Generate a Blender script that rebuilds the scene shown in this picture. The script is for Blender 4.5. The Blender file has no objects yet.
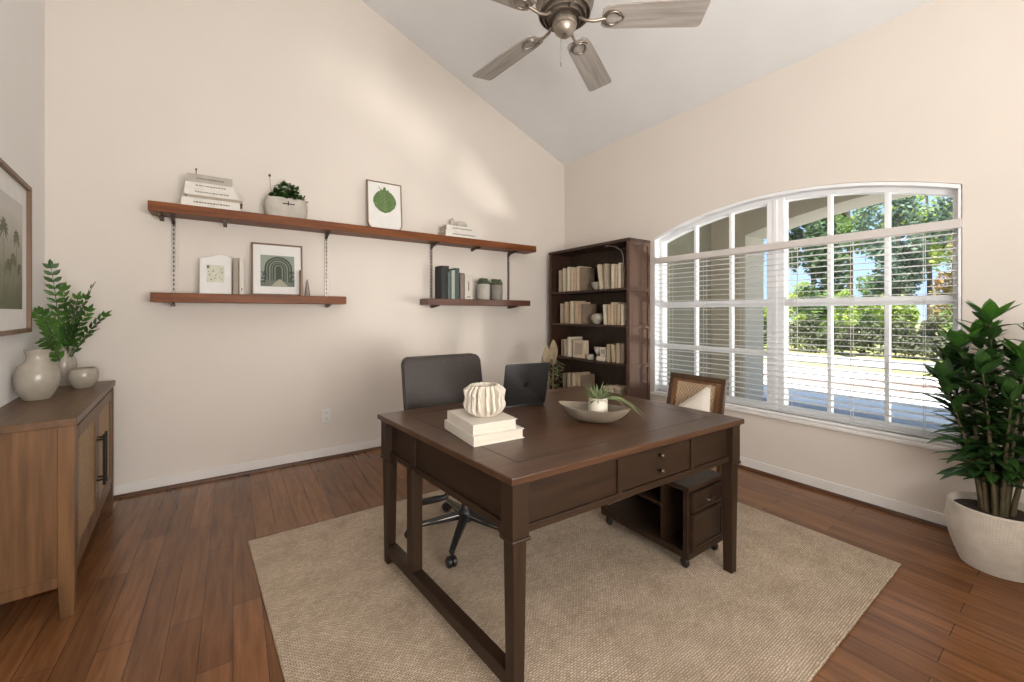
import bpy, bmesh, math, random
from mathutils import Vector, Matrix
random.seed(7)
PI = math.pi
R = math.radians
scn = bpy.context.scene
col = scn.collection

# ------------------------------------------------------------------ camera
cam_d = bpy.data.cameras.new('camera')
cam_d.sensor_width = 36.0
cam_d.lens = 404.43 / 1024 * 36.0
cam_d.shift_y = -27.9 / 1024
cam_d.clip_start = 0.05
cam_d.clip_end = 300
cam = bpy.data.objects.new('camera', cam_d)
cam.location = (0, 0, 1.3)
cam.rotation_euler = (R(90), 0, R(-34.6))
col.objects.link(cam)
scn.camera = cam

# ------------------------------------------------------------------ view, world, lights
vs = scn.view_settings
vs.view_transform = 'Standard'
vs.look = 'None'
vs.gamma = 1.0
vs.use_curve_mapping = False
vs.exposure = 0.75

world = bpy.data.worlds.new('sky')
scn.world = world
world.use_nodes = True
wn = world.node_tree
wn.nodes.clear()
w_out = wn.nodes.new('ShaderNodeOutputWorld')
w_bg = wn.nodes.new('ShaderNodeBackground')
w_tc = wn.nodes.new('ShaderNodeTexCoord')
w_sep = wn.nodes.new('ShaderNodeSeparateXYZ')
w_grad = wn.nodes.new('ShaderNodeValToRGB')
w_grad.color_ramp.elements[0].position = 0.0
w_grad.color_ramp.elements[0].color = (0.50, 0.70, 0.95, 1)
w_grad.color_ramp.elements[1].position = 0.5
w_grad.color_ramp.elements[1].color = (0.20, 0.42, 0.85, 1)
w_noise = wn.nodes.new('ShaderNodeTexNoise')
w_noise.inputs['Scale'].default_value = 5.0
w_noise.inputs['Detail'].default_value = 6.0
w_cr = wn.nodes.new('ShaderNodeValToRGB')
w_cr.color_ramp.elements[0].position = 0.50
w_cr.color_ramp.elements[1].position = 0.68
w_mix = wn.nodes.new('ShaderNodeMix')
w_mix.data_type = 'RGBA'
w_mix.inputs[7].default_value = (1.0, 1.0, 1.0, 1)
wn.links.new(w_tc.outputs['Generated'], w_sep.inputs[0])
wn.links.new(w_sep.outputs['Z'], w_grad.inputs[0])
wn.links.new(w_tc.outputs['Generated'], w_noise.inputs['Vector'])
wn.links.new(w_noise.outputs['Fac'], w_cr.inputs[0])
wn.links.new(w_cr.outputs['Color'], w_mix.inputs[0])
wn.links.new(w_grad.outputs['Color'], w_mix.inputs[6])
wn.links.new(w_mix.outputs[2], w_bg.inputs['Color'])
w_bg.inputs['Strength'].default_value = 0.95
wn.links.new(w_bg.outputs[0], w_out.inputs[0])

sun_d = bpy.data.lights.new('sun', 'SUN')
sun_d.energy = 9.5
sun_d.angle = R(0.8)
sun_d.color = (1.0, 0.95, 0.86)
sun = bpy.data.objects.new('sun', sun_d)
sun.rotation_euler = Vector((0.40, 0.16, -0.90)).to_track_quat('-Z', 'Y').to_euler()
col.objects.link(sun)


def area(name, loc, direction, sx, sy, power, color=(1, 1, 1), spread=180):
    d = bpy.data.lights.new(name, 'AREA')
    d.shape = 'RECTANGLE'
    d.size = sx
    d.size_y = sy
    d.energy = power
    d.color = color
    d.spread = R(spread)
    o = bpy.data.objects.new(name, d)
    o.location = loc
    o.rotation_euler = Vector(direction).to_track_quat('-Z', 'Y').to_euler()
    col.objects.link(o)
    return o


# added fill lamp behind the camera, set before the closed front wall
area('rear_fill', (0.75, -1.7, 1.7), (-0.16, 1, 0.75), 2.1, 2.2, 160, (1.0, 0.965, 0.935))
# added spot lamp outside for an assumed sun glint, aimed through the arched top of the window, onto the shelf wall
gl_d = bpy.data.lights.new('added_glint_spot', 'SPOT')
gl_d.energy = 1000
gl_d.shadow_soft_size = 0.34
gl_d.spot_size = R(40)
gl_d.spot_blend = 0.6
gl_d.color = (1.0, 0.95, 0.88)
gl = bpy.data.objects.new('added_glint_spot', gl_d)
gl.location = (6.74, -3.0, 0.3)
gl.rotation_euler = (Vector((3.6, 1.45, 2.02)) - Vector(gl.location)).to_track_quat('-Z', 'Y').to_euler()
col.objects.link(gl)


# ------------------------------------------------------------------ materials
def new_mat(name):
    m = bpy.data.materials.new(name)
    m.use_nodes = True
    nt = m.node_tree
    nt.nodes.clear()
    out = nt.nodes.new('ShaderNodeOutputMaterial')
    b = nt.nodes.new('ShaderNodeBsdfPrincipled')
    nt.links.new(b.outputs[0], out.inputs[0])
    return m, nt, b


def c4(c):
    return (c[0], c[1], c[2], 1.0)


def add_bump(nt, b, height, strength, dist=0.01):
    bp = nt.nodes.new('ShaderNodeBump')
    bp.inputs['Strength'].default_value = strength
    bp.inputs['Distance'].default_value = dist
    nt.links.new(height, bp.inputs['Height'])
    nt.links.new(bp.outputs[0], b.inputs['Normal'])


def mat(name, c1, c2=None, scale=6.0, rough=0.5, metal=0.0, bump=0.0, stretch=(1, 1, 1), detail=4.0, lo=0.35, hi=0.65, spec=0.5, sheen=0.0, bdist=0.005, trans=0.0):
    """noise-mottled principled material"""
    m, nt, b = new_mat(name)
    b.inputs['Roughness'].default_value = rough
    b.inputs['Metallic'].default_value = metal
    b.inputs['Specular IOR Level'].default_value = spec
    if sheen:
        b.inputs['Sheen Weight'].default_value = sheen
    if c2 is None:
        c2 = tuple(x * 0.94 for x in c1)
    tc = nt.nodes.new('ShaderNodeTexCoord')
    mp = nt.nodes.new('ShaderNodeMapping')
    mp.inputs['Scale'].default_value = stretch
    nz = nt.nodes.new('ShaderNodeTexNoise')
    nz.inputs['Scale'].default_value = scale
    nz.inputs['Detail'].default_value = detail
    cr = nt.nodes.new('ShaderNodeValToRGB')
    cr.color_ramp.elements[0].position = lo
    cr.color_ramp.elements[0].color = c4(c1)
    cr.color_ramp.elements[1].position = hi
    cr.color_ramp.elements[1].color = c4(c2)
    nt.links.new(tc.outputs['Object'], mp.inputs[0])
    nt.links.new(mp.outputs[0], nz.inputs['Vector'])
    nt.links.new(nz.outputs['Fac'], cr.inputs[0])
    nt.links.new(cr.outputs[0], b.inputs['Base Color'])
    if bump:
        add_bump(nt, b, nz.outputs['Fac'], bump, bdist)
    return m


def wood(name, c1, c2, axis='X', scale=1.0, rough=0.4, bump=0.15, spec=0.5):
    st = {'X': (1.5, 22, 22), 'Y': (22, 1.5, 22), 'Z': (22, 22, 1.5)}[axis]
    return mat(name, c1, c2, 1.6 * scale, rough, 0, bump, st, 6.0, 0.3, 0.7, spec, bdist=0.002)


def leaf_mat(name, c1, c2, rough=0.4, scale=9.0, trans=0.25):
    m = mat(name, c1, c2, scale, rough)
    nt = m.node_tree
    b = [n for n in nt.nodes if n.type == 'BSDF_PRINCIPLED'][0]
    out = [n for n in nt.nodes if n.type == 'OUTPUT_MATERIAL'][0]
    cr = [n for n in nt.nodes if n.type == 'VALTORGB'][0]
    tr = nt.nodes.new('ShaderNodeBsdfTranslucent')
    nt.links.new(cr.outputs[0], tr.inputs[0])
    mx = nt.nodes.new('ShaderNodeMixShader')
    mx.inputs[0].default_value = trans
    nt.links.new(b.outputs[0], mx.inputs[1])
    nt.links.new(tr.outputs[0], mx.inputs[2])
    nt.links.new(mx.outputs[0], out.inputs[0])
    return m


def floor_mat():
    m, nt, b = new_mat('floor_planks')
    tc = nt.nodes.new('ShaderNodeTexCoord')
    mp = nt.nodes.new('ShaderNodeMapping')
    mp.inputs['Rotation'].default_value = (0, 0, R(90))
    br = nt.nodes.new('ShaderNodeTexBrick')
    br.offset = 0.37
    br.inputs['Color1'].default_value = (0.235, 0.102, 0.040, 1)
    br.inputs['Color2'].default_value = (0.150, 0.064, 0.025, 1)
    br.inputs['Mortar'].default_value = (0.035, 0.014, 0.007, 1)
    br.inputs['Scale'].default_value = 1.0
    br.inputs['Mortar Size'].default_value = 0.0012
    br.inputs['Mortar Smooth'].default_value = 0.3
    br.inputs['Bias'].default_value = -0.1
    br.inputs['Brick Width'].default_value = 0.92
    br.inputs['Row Height'].default_value = 0.108
    mp2 = nt.nodes.new('ShaderNodeMapping')
    mp2.inputs['Scale'].default_value = (26, 2.0, 1)
    nz = nt.nodes.new('ShaderNodeTexNoise')
    nz.inputs['Scale'].default_value = 1.5
    nz.inputs['Detail'].default_value = 7
    nz.inputs['Distortion'].default_value = 0.6
    cr = nt.nodes.new('ShaderNodeValToRGB')
    cr.color_ramp.elements[0].position = 0.28
    cr.color_ramp.elements[0].color = (0.62, 0.60, 0.58, 1)
    cr.color_ramp.elements[1].position = 0.72
    cr.color_ramp.elements[1].color = (1.18, 1.16, 1.12, 1)
    mx = nt.nodes.new('ShaderNodeMix')
    mx.data_type = 'RGBA'
    mx.blend_type = 'MULTIPLY'
    mx.inputs[0].default_value = 1.0
    nt.links.new(tc.outputs['Object'], mp.inputs[0])
    nt.links.new(mp.outputs[0], br.inputs['Vector'])
    nt.links.new(tc.outputs['Object'], mp2.inputs[0])
    nt.links.new(mp2.outputs[0], nz.inputs['Vector'])
    nt.links.new(nz.outputs['Fac'], cr.inputs[0])
    nt.links.new(br.outputs['Color'], mx.inputs[6])
    nt.links.new(cr.outputs[0], mx.inputs[7])
    nt.links.new(mx.outputs[2], b.inputs['Base Color'])
    b.inputs['Roughness'].default_value = 0.24
    b.inputs['Specular IOR Level'].default_value = 0.5
    inv = nt.nodes.new('ShaderNodeMath')
    inv.operation = 'SUBTRACT'
    inv.inputs[0].default_value = 1.0
    nt.links.new(br.outputs['Fac'], inv.inputs[1])
    add_bump(nt, b, inv.outputs[0], 0.35, 0.002)
    return m


def rug_mat():
    m, nt, b = new_mat('woven_jute')
    tc = nt.nodes.new('ShaderNodeTexCoord')
    br = nt.nodes.new('ShaderNodeTexBrick')
    br.offset = 0.5
    br.inputs['Color1'].default_value = (0.72, 0.60, 0.465, 1)
    br.inputs['Color2'].default_value = (0.55, 0.44, 0.325, 1)
    br.inputs['Mortar'].default_value = (0.29, 0.215, 0.15, 1)
    br.inputs['Scale'].default_value = 1.0
    br.inputs['Mortar Size'].default_value = 0.0019
    br.inputs['Mortar Smooth'].default_value = 0.8
    br.inputs['Brick Width'].default_value = 0.017
    br.inputs['Row Height'].default_value = 0.0085
    nz0 = nt.nodes.new('ShaderNodeTexNoise')
    nz0.inputs['Scale'].default_value = 60
    va = nt.nodes.new('ShaderNodeVectorMath')
    va.operation = 'MULTIPLY_ADD'
    va.inputs[1].default_value = (0.009, 0.009, 0.0)
    nt.links.new(tc.outputs['Object'], nz0.inputs['Vector'])
    nt.links.new(nz0.outputs['Color'], va.inputs[0])
    nt.links.new(tc.outputs['Object'], va.inputs[2])
    nt.links.new(va.outputs[0], br.inputs['Vector'])
    nz = nt.nodes.new('ShaderNodeTexNoise')
    nz.inputs['Scale'].default_value = 5
    nz.inputs['Detail'].default_value = 8
    nz.inputs['Roughness'].default_value = 0.75
    cr = nt.nodes.new('ShaderNodeValToRGB')
    cr.color_ramp.elements[0].position = 0.3
    cr.color_ramp.elements[0].color = (0.78, 0.75, 0.71, 1)
    cr.color_ramp.elements[1].position = 0.7
    cr.color_ramp.elements[1].color = (1.15, 1.15, 1.16, 1)
    mx = nt.nodes.new('ShaderNodeMix')
    mx.data_type = 'RGBA'
    mx.blend_type = 'MULTIPLY'
    mx.inputs[0].default_value = 1.0
    nt.links.new(tc.outputs['Object'], nz.inputs['Vector'])
    nt.links.new(nz.outputs['Fac'], cr.inputs[0])
    nt.links.new(br.outputs['Color'], mx.inputs[6])
    nt.links.new(cr.outputs[0], mx.inputs[7])
    nt.links.new(mx.outputs[2], b.inputs['Base Color'])
    b.inputs['Roughness'].default_value = 0.95
    b.inputs['Specular IOR Level'].default_value = 0.15
    inv = nt.nodes.new('ShaderNodeMath')
    inv.operation = 'SUBTRACT'
    inv.inputs[0].default_value = 1.0
    nt.links.new(br.outputs['Fac'], inv.inputs[1])
    add_bump(nt, b, inv.outputs[0], 0.8, 0.006)
    return m


def cane_mat(name, c1, c2, period=0.012):
    """woven cane: two crossed wave patterns"""
    m, nt, b = new_mat(name)
    tc = nt.nodes.new('ShaderNodeTexCoord')
    ck = nt.nodes.new('ShaderNodeTexChecker')
    ck.inputs['Scale'].default_value = 1.0 / period
    ck.inputs['Color1'].default_value = c4(c1)
    ck.inputs['Color2'].default_value = c4(c2)
    nz = nt.nodes.new('ShaderNodeTexNoise')
    nz.inputs['Scale'].default_value = 30
    cr = nt.nodes.new('ShaderNodeValToRGB')
    cr.color_ramp.elements[0].color = (0.75, 0.72, 0.68, 1)
    cr.color_ramp.elements[1].color = (1.2, 1.2, 1.2, 1)
    mx = nt.nodes.new('ShaderNodeMix')
    mx.data_type = 'RGBA'
    mx.blend_type = 'MULTIPLY'
    mx.inputs[0].default_value = 1.0
    nt.links.new(tc.outputs['Object'], ck.inputs['Vector'])
    nt.links.new(tc.outputs['Object'], nz.inputs['Vector'])
    nt.links.new(nz.outputs['Fac'], cr.inputs[0])
    nt.links.new(ck.outputs['Color'], mx.inputs[6])
    nt.links.new(cr.outputs[0], mx.inputs[7])
    nt.links.new(mx.outputs[2], b.inputs['Base Color'])
    b.inputs['Roughness'].default_value = 0.6
    add_bump(nt, b, ck.outputs['Fac'], 0.6, 0.002)
    return m


def glass_mat():
    m = bpy.data.materials.new('window_glass')
    m.use_nodes = True
    nt = m.node_tree
    nt.nodes.clear()
    out = nt.nodes.new('ShaderNodeOutputMaterial')
    tr = nt.nodes.new('ShaderNodeBsdfTransparent')
    tr.inputs[0].default_value = (0.97, 0.98, 0.97, 1)
    gs = nt.nodes.new('ShaderNodeBsdfGlossy')
    gs.inputs['Roughness'].default_value = 0.02
    mx = nt.nodes.new('ShaderNodeMixShader')
    mx.inputs[0].default_value = 0.05
    nt.links.new(tr.outputs[0], mx.inputs[1])
    nt.links.new(gs.outputs[0], mx.inputs[2])
    nt.links.new(mx.outputs[0], out.inputs[0])
    return m


M = {}
M['wall'] = mat('warm_white_paint', (0.735, 0.675, 0.608), (0.72, 0.66, 0.593), 2.0, 0.85, bump=0.03, spec=0.2)
M['wall_left'] = mat('soft_white_paint', (0.84, 0.82, 0.80), (0.825, 0.805, 0.785), 2.0, 0.85, spec=0.2)
M['ceiling'] = mat('ceiling_paint', (0.80, 0.80, 0.79), (0.78, 0.78, 0.77), 3.0, 0.9, spec=0.2)
M['floor'] = floor_mat()
M['rug'] = rug_mat()
M['trim'] = mat('white_trim_paint', (0.80, 0.77, 0.73), None, 4, 0.45)
M['frame_white'] = mat('white_vinyl', (0.90, 0.91, 0.92), None, 4, 0.4)
M['glass'] = glass_mat()
M['shoe'] = wood('shoe_molding_wood', (0.11, 0.045, 0.02), (0.07, 0.028, 0.013), 'X')
M['shoe_y'] = wood('shoe_molding_wood_b', (0.11, 0.045, 0.02), (0.07, 0.028, 0.013), 'Y')
M['desk'] = wood('espresso_wood', (0.034, 0.0175, 0.0085), (0.019, 0.0098, 0.005), 'X', 1.0, 0.45, 0.15, 0.3)
M['desk_y'] = wood('espresso_wood_b', (0.034, 0.0175, 0.0085), (0.019, 0.0098, 0.005), 'Y', 1.0, 0.45, 0.15, 0.3)
M['desk_z'] = wood('espresso_wood_c', (0.036, 0.0185, 0.009), (0.020, 0.0105, 0.0052), 'Z', 1.0, 0.45, 0.15, 0.3)
M['desk_top'] = wood('walnut_desk_top', (0.088, 0.040, 0.019), (0.048, 0.022, 0.0105), 'X', 0.8, 0.32, 0.12, 0.5)
M['knob'] = mat('dark_bronze', (0.09, 0.06, 0.04), None, 20, 0.35, 0.8)
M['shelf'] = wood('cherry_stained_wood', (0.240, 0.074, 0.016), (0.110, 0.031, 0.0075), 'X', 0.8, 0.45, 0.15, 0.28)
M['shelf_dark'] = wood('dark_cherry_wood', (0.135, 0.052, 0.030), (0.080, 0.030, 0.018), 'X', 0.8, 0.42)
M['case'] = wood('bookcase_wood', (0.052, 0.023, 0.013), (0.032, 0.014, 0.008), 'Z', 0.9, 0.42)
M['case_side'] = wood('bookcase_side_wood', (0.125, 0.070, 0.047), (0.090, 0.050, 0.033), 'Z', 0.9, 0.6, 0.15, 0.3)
M['case_back'] = wood('bookcase_back_wood', (0.045, 0.026, 0.013), (0.028, 0.016, 0.009), 'Z', 0.9, 0.5)
M['side_wood'] = wood('walnut_sideboard', (0.205, 0.102, 0.040), (0.082, 0.038, 0.0145), 'Z', 0.75, 0.45, 0.15, 0.35)
M['side_top'] = wood('walnut_sideboard_top', (0.160, 0.082, 0.036), (0.078, 0.040, 0.017), 'Y', 0.7, 0.38, 0.15, 0.4)
M['cane'] = cane_mat('woven_cane', (0.46, 0.30, 0.15), (0.25, 0.15, 0.07), 0.016)
M['black'] = mat('black_metal', (0.012, 0.011, 0.010), None, 20, 0.4, 0.6)
M['steel'] = mat('dull_steel', (0.36, 0.33, 0.30), (0.27, 0.245, 0.22), 30, 0.38, 0.7)
M['slot'] = mat('slot_dark', (0.03, 0.027, 0.024), None, 20, 0.8)
M['bronze'] = mat('bracket_bronze', (0.085, 0.058, 0.042), None, 20, 0.45, 0.6)
M['chrome'] = mat('chrome', (0.75, 0.74, 0.72), None, 20, 0.12, 1.0)
M['leather'] = mat('charcoal_leather', (0.050, 0.040, 0.034), (0.040, 0.032, 0.028), 60, 0.52, spec=0.35, bump=0.12, bdist=0.002)
M['plastic'] = mat('black_plastic', (0.014, 0.013, 0.012), None, 20, 0.45)
M['laptop'] = mat('graphite_aluminium', (0.055, 0.053, 0.052), (0.05, 0.048, 0.047), 40, 0.33, 0.75)
M['laptop_dark'] = mat('laptop_logo', (0.012, 0.012, 0.012), None, 10, 0.25, 0.2)
M['book_white'] = mat('white_cover', (0.66, 0.605, 0.525), None, 10, 0.6)
M['pages'] = mat('page_edges', (0.60, 0.54, 0.45), (0.50, 0.445, 0.365), 3, 0.85, stretch=(1, 1, 120))
M['ceramic'] = mat('matte_cream_ceramic', (0.63, 0.575, 0.48), (0.56, 0.50, 0.41), 9, 0.6, bump=0.08)
M['glaze'] = mat('grey_cream_glaze', (0.40, 0.36, 0.295), (0.30, 0.262, 0.21), 7, 0.26, bump=0.06)
M['bowl'] = mat('brown_grey_stoneware', (0.235, 0.195, 0.145), (0.155, 0.122, 0.088), 9, 0.35, bump=0.06)
M['glaze_dark'] = mat('pot_rim_glaze', (0.22, 0.16, 0.115), None, 9, 0.4)
M['stone'] = mat('pale_stone', (0.55, 0.51, 0.45), (0.40, 0.37, 0.32), 12, 0.7, bump=0.1)
M['planter'] = mat('sand_concrete', (0.56, 0.52, 0.45), (0.47, 0.43, 0.37), 14, 0.8, bump=0.1)
M['pot'] = mat('ribbed_white_pot', (0.66, 0.60, 0.52), (0.57, 0.51, 0.43), 16, 0.75, bump=0.1)
M['soil'] = mat('potting_soil', (0.05, 0.030, 0.018), (0.018, 0.011, 0.008), 60, 0.95, bump=0.8, bdist=0.01)
M['leaf_dark'] = leaf_mat('glossy_dark_leaf', (0.046, 0.112, 0.024), (0.024, 0.062, 0.015), 0.32, 14, 0.15)
M['leaf_top'] = leaf_mat('glossy_fresh_leaf', (0.07, 0.19, 0.025), (0.04, 0.12, 0.018), 0.32, 14, 0.25)
M['leaf_zz'] = leaf_mat('bright_leaflet', (0.105, 0.235, 0.040), (0.030, 0.085, 0.018), 0.35, 8, 0.2)
M['leaf_herb'] = leaf_mat('herb_leaf', (0.05, 0.12, 0.02), (0.022, 0.06, 0.012), 0.5, 25, 0.2)
M['leaf_air'] = leaf_mat('pale_green_blade', (0.24, 0.29, 0.13), (0.13, 0.175, 0.07), 0.5, 15, 0.2)
M['succ'] = mat('succulent_green', (0.13, 0.155, 0.085), (0.07, 0.085, 0.05), 50, 0.6)
M['stem'] = mat('green_brown_stem', (0.115, 0.085, 0.040), (0.065, 0.055, 0.025), 20, 0.6)
M['stem_green'] = mat('green_stem', (0.045, 0.075, 0.022), (0.03, 0.05, 0.016), 20, 0.5)
M['dry'] = leaf_mat('dried_leaf', (0.40, 0.32, 0.21), (0.28, 0.21, 0.13), 0.8, 12, 0.3)
M['mat_board'] = mat('white_mat_board', (0.80, 0.785, 0.75), None, 10, 0.8)
M['frame_brown'] = wood('thin_brown_frame', (0.22, 0.13, 0.07), (0.14, 0.08, 0.045), 'Z', 1, 0.45)
M['frame_gold'] = mat('bronze_gold_frame', (0.30, 0.20, 0.11), (0.20, 0.13, 0.07), 12, 0.4, 0.35)
M['fan_metal'] = mat('brushed_bronze_nickel', (0.40, 0.345, 0.285), (0.28, 0.235, 0.19), 14, 0.36, 0.75)
M['fan_dark'] = mat('aged_bronze', (0.30, 0.25, 0.20), (0.17, 0.14, 0.115), 14, 0.4, 0.7)
M['blade'] = wood('weathered_grey_wood', (0.44, 0.40, 0.355), (0.27, 0.24, 0.21), 'X', 1.0, 0.55)
M['slat'] = mat('white_slat', (0.86, 0.86, 0.85), None, 4, 0.45)
M['valance'] = mat('greige_valance', (0.66, 0.62, 0.585), None, 4, 0.5)
M['cord'] = mat('blind_cord', (0.72, 0.70, 0.67), None, 20, 0.8)
M['outlet'] = mat('white_outlet', (0.80, 0.78, 0.75), None, 4, 0.35)
M['linen'] = mat('ivory_linen', (0.74, 0.68, 0.60), (0.68, 0.62, 0.54), 90, 0.9, bump=0.2, bdist=0.002)
M['chair_wood'] = wood('honey_brown_wood', (0.20, 0.095, 0.036), (0.105, 0.047, 0.018), 'Z', 0.9, 0.4)
M['chair_cane'] = cane_mat('chair_cane_weave', (0.56, 0.42, 0.28), (0.33, 0.22, 0.13), 0.013)
M['chair_dark'] = wood('dark_stile_wood', (0.085, 0.040, 0.016), (0.045, 0.021, 0.009), 'Z', 0.9, 0.4)
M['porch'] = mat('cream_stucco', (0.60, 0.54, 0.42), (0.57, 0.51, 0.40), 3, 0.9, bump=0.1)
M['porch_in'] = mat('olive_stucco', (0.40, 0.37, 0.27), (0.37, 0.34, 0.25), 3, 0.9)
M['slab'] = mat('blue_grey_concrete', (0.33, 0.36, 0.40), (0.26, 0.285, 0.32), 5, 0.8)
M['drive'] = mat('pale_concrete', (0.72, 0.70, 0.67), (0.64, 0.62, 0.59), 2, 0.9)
M['mulch'] = mat('red_mulch', (0.42, 0.30, 0.26), (0.30, 0.21, 0.18), 8, 0.95, bump=0.4)
M['road'] = mat('grey_asphalt', (0.34, 0.34, 0.35), (0.28, 0.28, 0.29), 4, 0.9)
M['lawn'] = mat('dry_lawn', (0.28, 0.30, 0.10), (0.40, 0.36, 0.18), 1.2, 0.95)
M['bark'] = mat('grey_bark', (0.11, 0.085, 0.065), (0.06, 0.047, 0.037), 14, 0.9, bump=0.5)


def flat(name, c, rough=0.7, metal=0.0):
    return mat(name, c, tuple(x * 0.9 for x in c), 18, rough, metal)


# ------------------------------------------------------------------ mesh builder
class MB:
    def __init__(s):
        s.bm = bmesh.new()

    def _bev(s, verts, bev, seg=2):
        if bev > 0:
            es = list({e for v in verts for e in v.link_edges})
            bmesh.ops.bevel(s.bm, geom=es, offset=bev, segments=seg, affect='EDGES', profile=0.5, clamp_overlap=True)

    def hexa(s, b, t, bev=0.0, seg=2):
        """b, t: four bottom and four top points, counter-clockwise from above"""
        v = [s.bm.verts.new(p) for p in list(b) + list(t)]
        for f in ((3, 2, 1, 0), (4, 5, 6, 7), (0, 1, 5, 4), (1, 2, 6, 5), (2, 3, 7, 6), (3, 0, 4, 7)):
            s.bm.faces.new([v[i] for i in f])
        s._bev(v, bev, seg)
        return s

    def box(s, x0, y0, z0, x1, y1, z1, bev=0.0, Mx=None, seg=2):
        b = [Vector(p) for p in ((x0, y0, z0), (x1, y0, z0), (x1, y1, z0), (x0, y1, z0))]
        t = [Vector(p) for p in ((x0, y0, z1), (x1, y0, z1), (x1, y1, z1), (x0, y1, z1))]
        if Mx is not None:
            b = [Mx @ p for p in b]
            t = [Mx @ p for p in t]
        return s.hexa(b, t, bev, seg)

    def lathe(s, prof, n=32, c=(0, 0, 0), fn=None, Mx=None):
        rings = []
        for r, z in prof:
            if r <= 1e-6:
                p = Vector((c[0], c[1], c[2] + z))
                rings.append([s.bm.verts.new(Mx @ p if Mx else p)])
            else:
                ring = []
                for i in range(n):
                    a = 2 * PI * i / n
                    rr = fn(r, z, a) if fn else r
                    p = Vector((c[0] + rr * math.cos(a), c[1] + rr * math.sin(a), c[2] + z))
                    ring.append(s.bm.verts.new(Mx @ p if Mx else p))
                rings.append(ring)
        for a, b in zip(rings, rings[1:]):
            for i in range(n):
                j = (i + 1) % n
                if len(a) == 1 and len(b) == 1:
                    continue
                if len(a) == 1:
                    s.bm.faces.new((a[0], b[j], b[i]))
                elif len(b) == 1:
                    s.bm.faces.new((a[i], a[j], b[0]))
                else:
                    s.bm.faces.new((a[i], a[j], b[j], b[i]))
        return s

    def tube(s, pts, r, n=8, cap=True):
        pts = [Vector(p) for p in pts]
        rs = r if isinstance(r, (list, tuple)) else [r] * len(pts)
        rings = []
        for i, p in enumerate(pts):
            d = (pts[min(i + 1, len(pts) - 1)] - pts[max(i - 1, 0)])
            if d.length < 1e-9:
                d = Vector((0, 0, 1))
            d.normalize()
            up = Vector((0, 0, 1)) if abs(d.z) < 0.9 else Vector((1, 0, 0))
            u = d.cross(up).normalized()
            w = d.cross(u).normalized()
            rings.append([s.bm.verts.new(p + (u * math.cos(2 * PI * k / n) + w * math.sin(2 * PI * k / n)) * rs[i]) for k in range(n)])
        for a, b in zip(rings, rings[1:]):
            for k in range(n):
                s.bm.faces.new((a[k], a[(k + 1) % n], b[(k + 1) % n], b[k]))
        if cap:
            s.bm.faces.new(rings[0][::-1])
            s.bm.faces.new(rings[-1])
        return s

    def prism(s, poly, lo, hi, axis='Y', bev=0.0, Mx=None):
        """extrude a 2D polygon; axis Y: (x,z) points, axis X: (y,z), axis Z: (x,y)"""
        def pt(p, h):
            q = {'Y': (p[0], h, p[1]), 'X': (h, p[0], p[1]), 'Z': (p[0], p[1], h)}[axis]
            q = Vector(q)
            return Mx @ q if Mx is not None else q
        a = [s.bm.verts.new(pt(p, lo)) for p in poly]
        b = [s.bm.verts.new(pt(p, hi)) for p in poly]
        s.bm.faces.new(a[::-1])
        s.bm.faces.new(b)
        n = len(poly)
        for i in range(n):
            s.bm.faces.new((a[i], a[(i + 1) % n], b[(i + 1) % n], b[i]))
        s._bev(a + b, bev)
        return s

    def face(s, pts):
        s.bm.faces.new([s.bm.verts.new(p) for p in pts])
        return s

    def ball(s, c, r, n=12, Mx=None):
        rr = r if isinstance(r, (list, tuple)) else (r, r, r)
        k = max(4, n // 2)
        prof = [(math.sin(PI * i / k), -math.cos(PI * i / k)) for i in range(k + 1)]
        prof[0] = (0, -1)
        prof[-1] = (0, 1)
        T = Matrix.Translation(Vector(c)) @ (Mx if Mx is not None else Matrix()) @ Matrix.Diagonal((rr[0], rr[1], rr[2], 1))
        return s.lathe(prof, n, Mx=T)

    def leaf(s, base, d, nrm, L, W, bend=0.3, fold=0.12, seg=4):
        base = Vector(base)
        d = Vector(d).normalized()
        nrm = Vector(nrm)
        side = d.cross(nrm)
        if side.length < 1e-4:
            side = d.cross(Vector((1, 0, 0.1)))
        side.normalize()
        nrm = side.cross(d).normalized()
        rows = []
        for i in range(seg + 1):
            t = i / seg
            w = W * 0.5 * (math.sin(PI * min(1, t ** 0.85)) ** 0.8 if 0 < t < 1 else 0.04)
            p = base + d * L * t - nrm * bend * L * t * t
            rows.append((s.bm.verts.new(p - side * w + nrm * fold * w), s.bm.verts.new(p), s.bm.verts.new(p + side * w + nrm * fold * w)))
        for a, b in zip(rows, rows[1:]):
            s.bm.faces.new((a[0], a[1], b[1], b[0]))
            s.bm.faces.new((a[1], a[2], b[2], b[1]))
        return s

    def build(s, name, material, parent=None, smooth=None, warp=None, loc=None, rotz=0):
        if warp:
            for v in s.bm.verts:
                v.co = Vector(warp(v.co))
        bmesh.ops.recalc_face_normals(s.bm, faces=s.bm.faces[:])
        me = bpy.data.meshes.new(name)
        s.bm.to_mesh(me)
        s.bm.free()
        me.materials.append(material)
        if smooth is not None:
            me.polygons.foreach_set('use_smooth', [True] * len(me.polygons))
            me.set_sharp_from_angle(angle=R(smooth))
        o = bpy.data.objects.new(name, me)
        col.objects.link(o)
        if parent is not None:
            o.parent = parent
        if loc is not None:
            o.location = loc
        if rotz:
            o.rotation_euler = (0, 0, rotz)
        return o


def tag(o, label, cat, group=None):
    o['label'] = label
    o['category'] = cat
    if group:
        o['group'] = group
    return o


def thing(name, label, cat, loc=(0, 0, 0), rotz=0.0, group=None, rot=None):
    o = bpy.data.objects.new(name, None)
    o.empty_display_size = 0.05
    col.objects.link(o)
    o.location = loc
    o.rotation_euler = rot if rot else (0, 0, rotz)
    return tag(o, label, cat, group)


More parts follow.
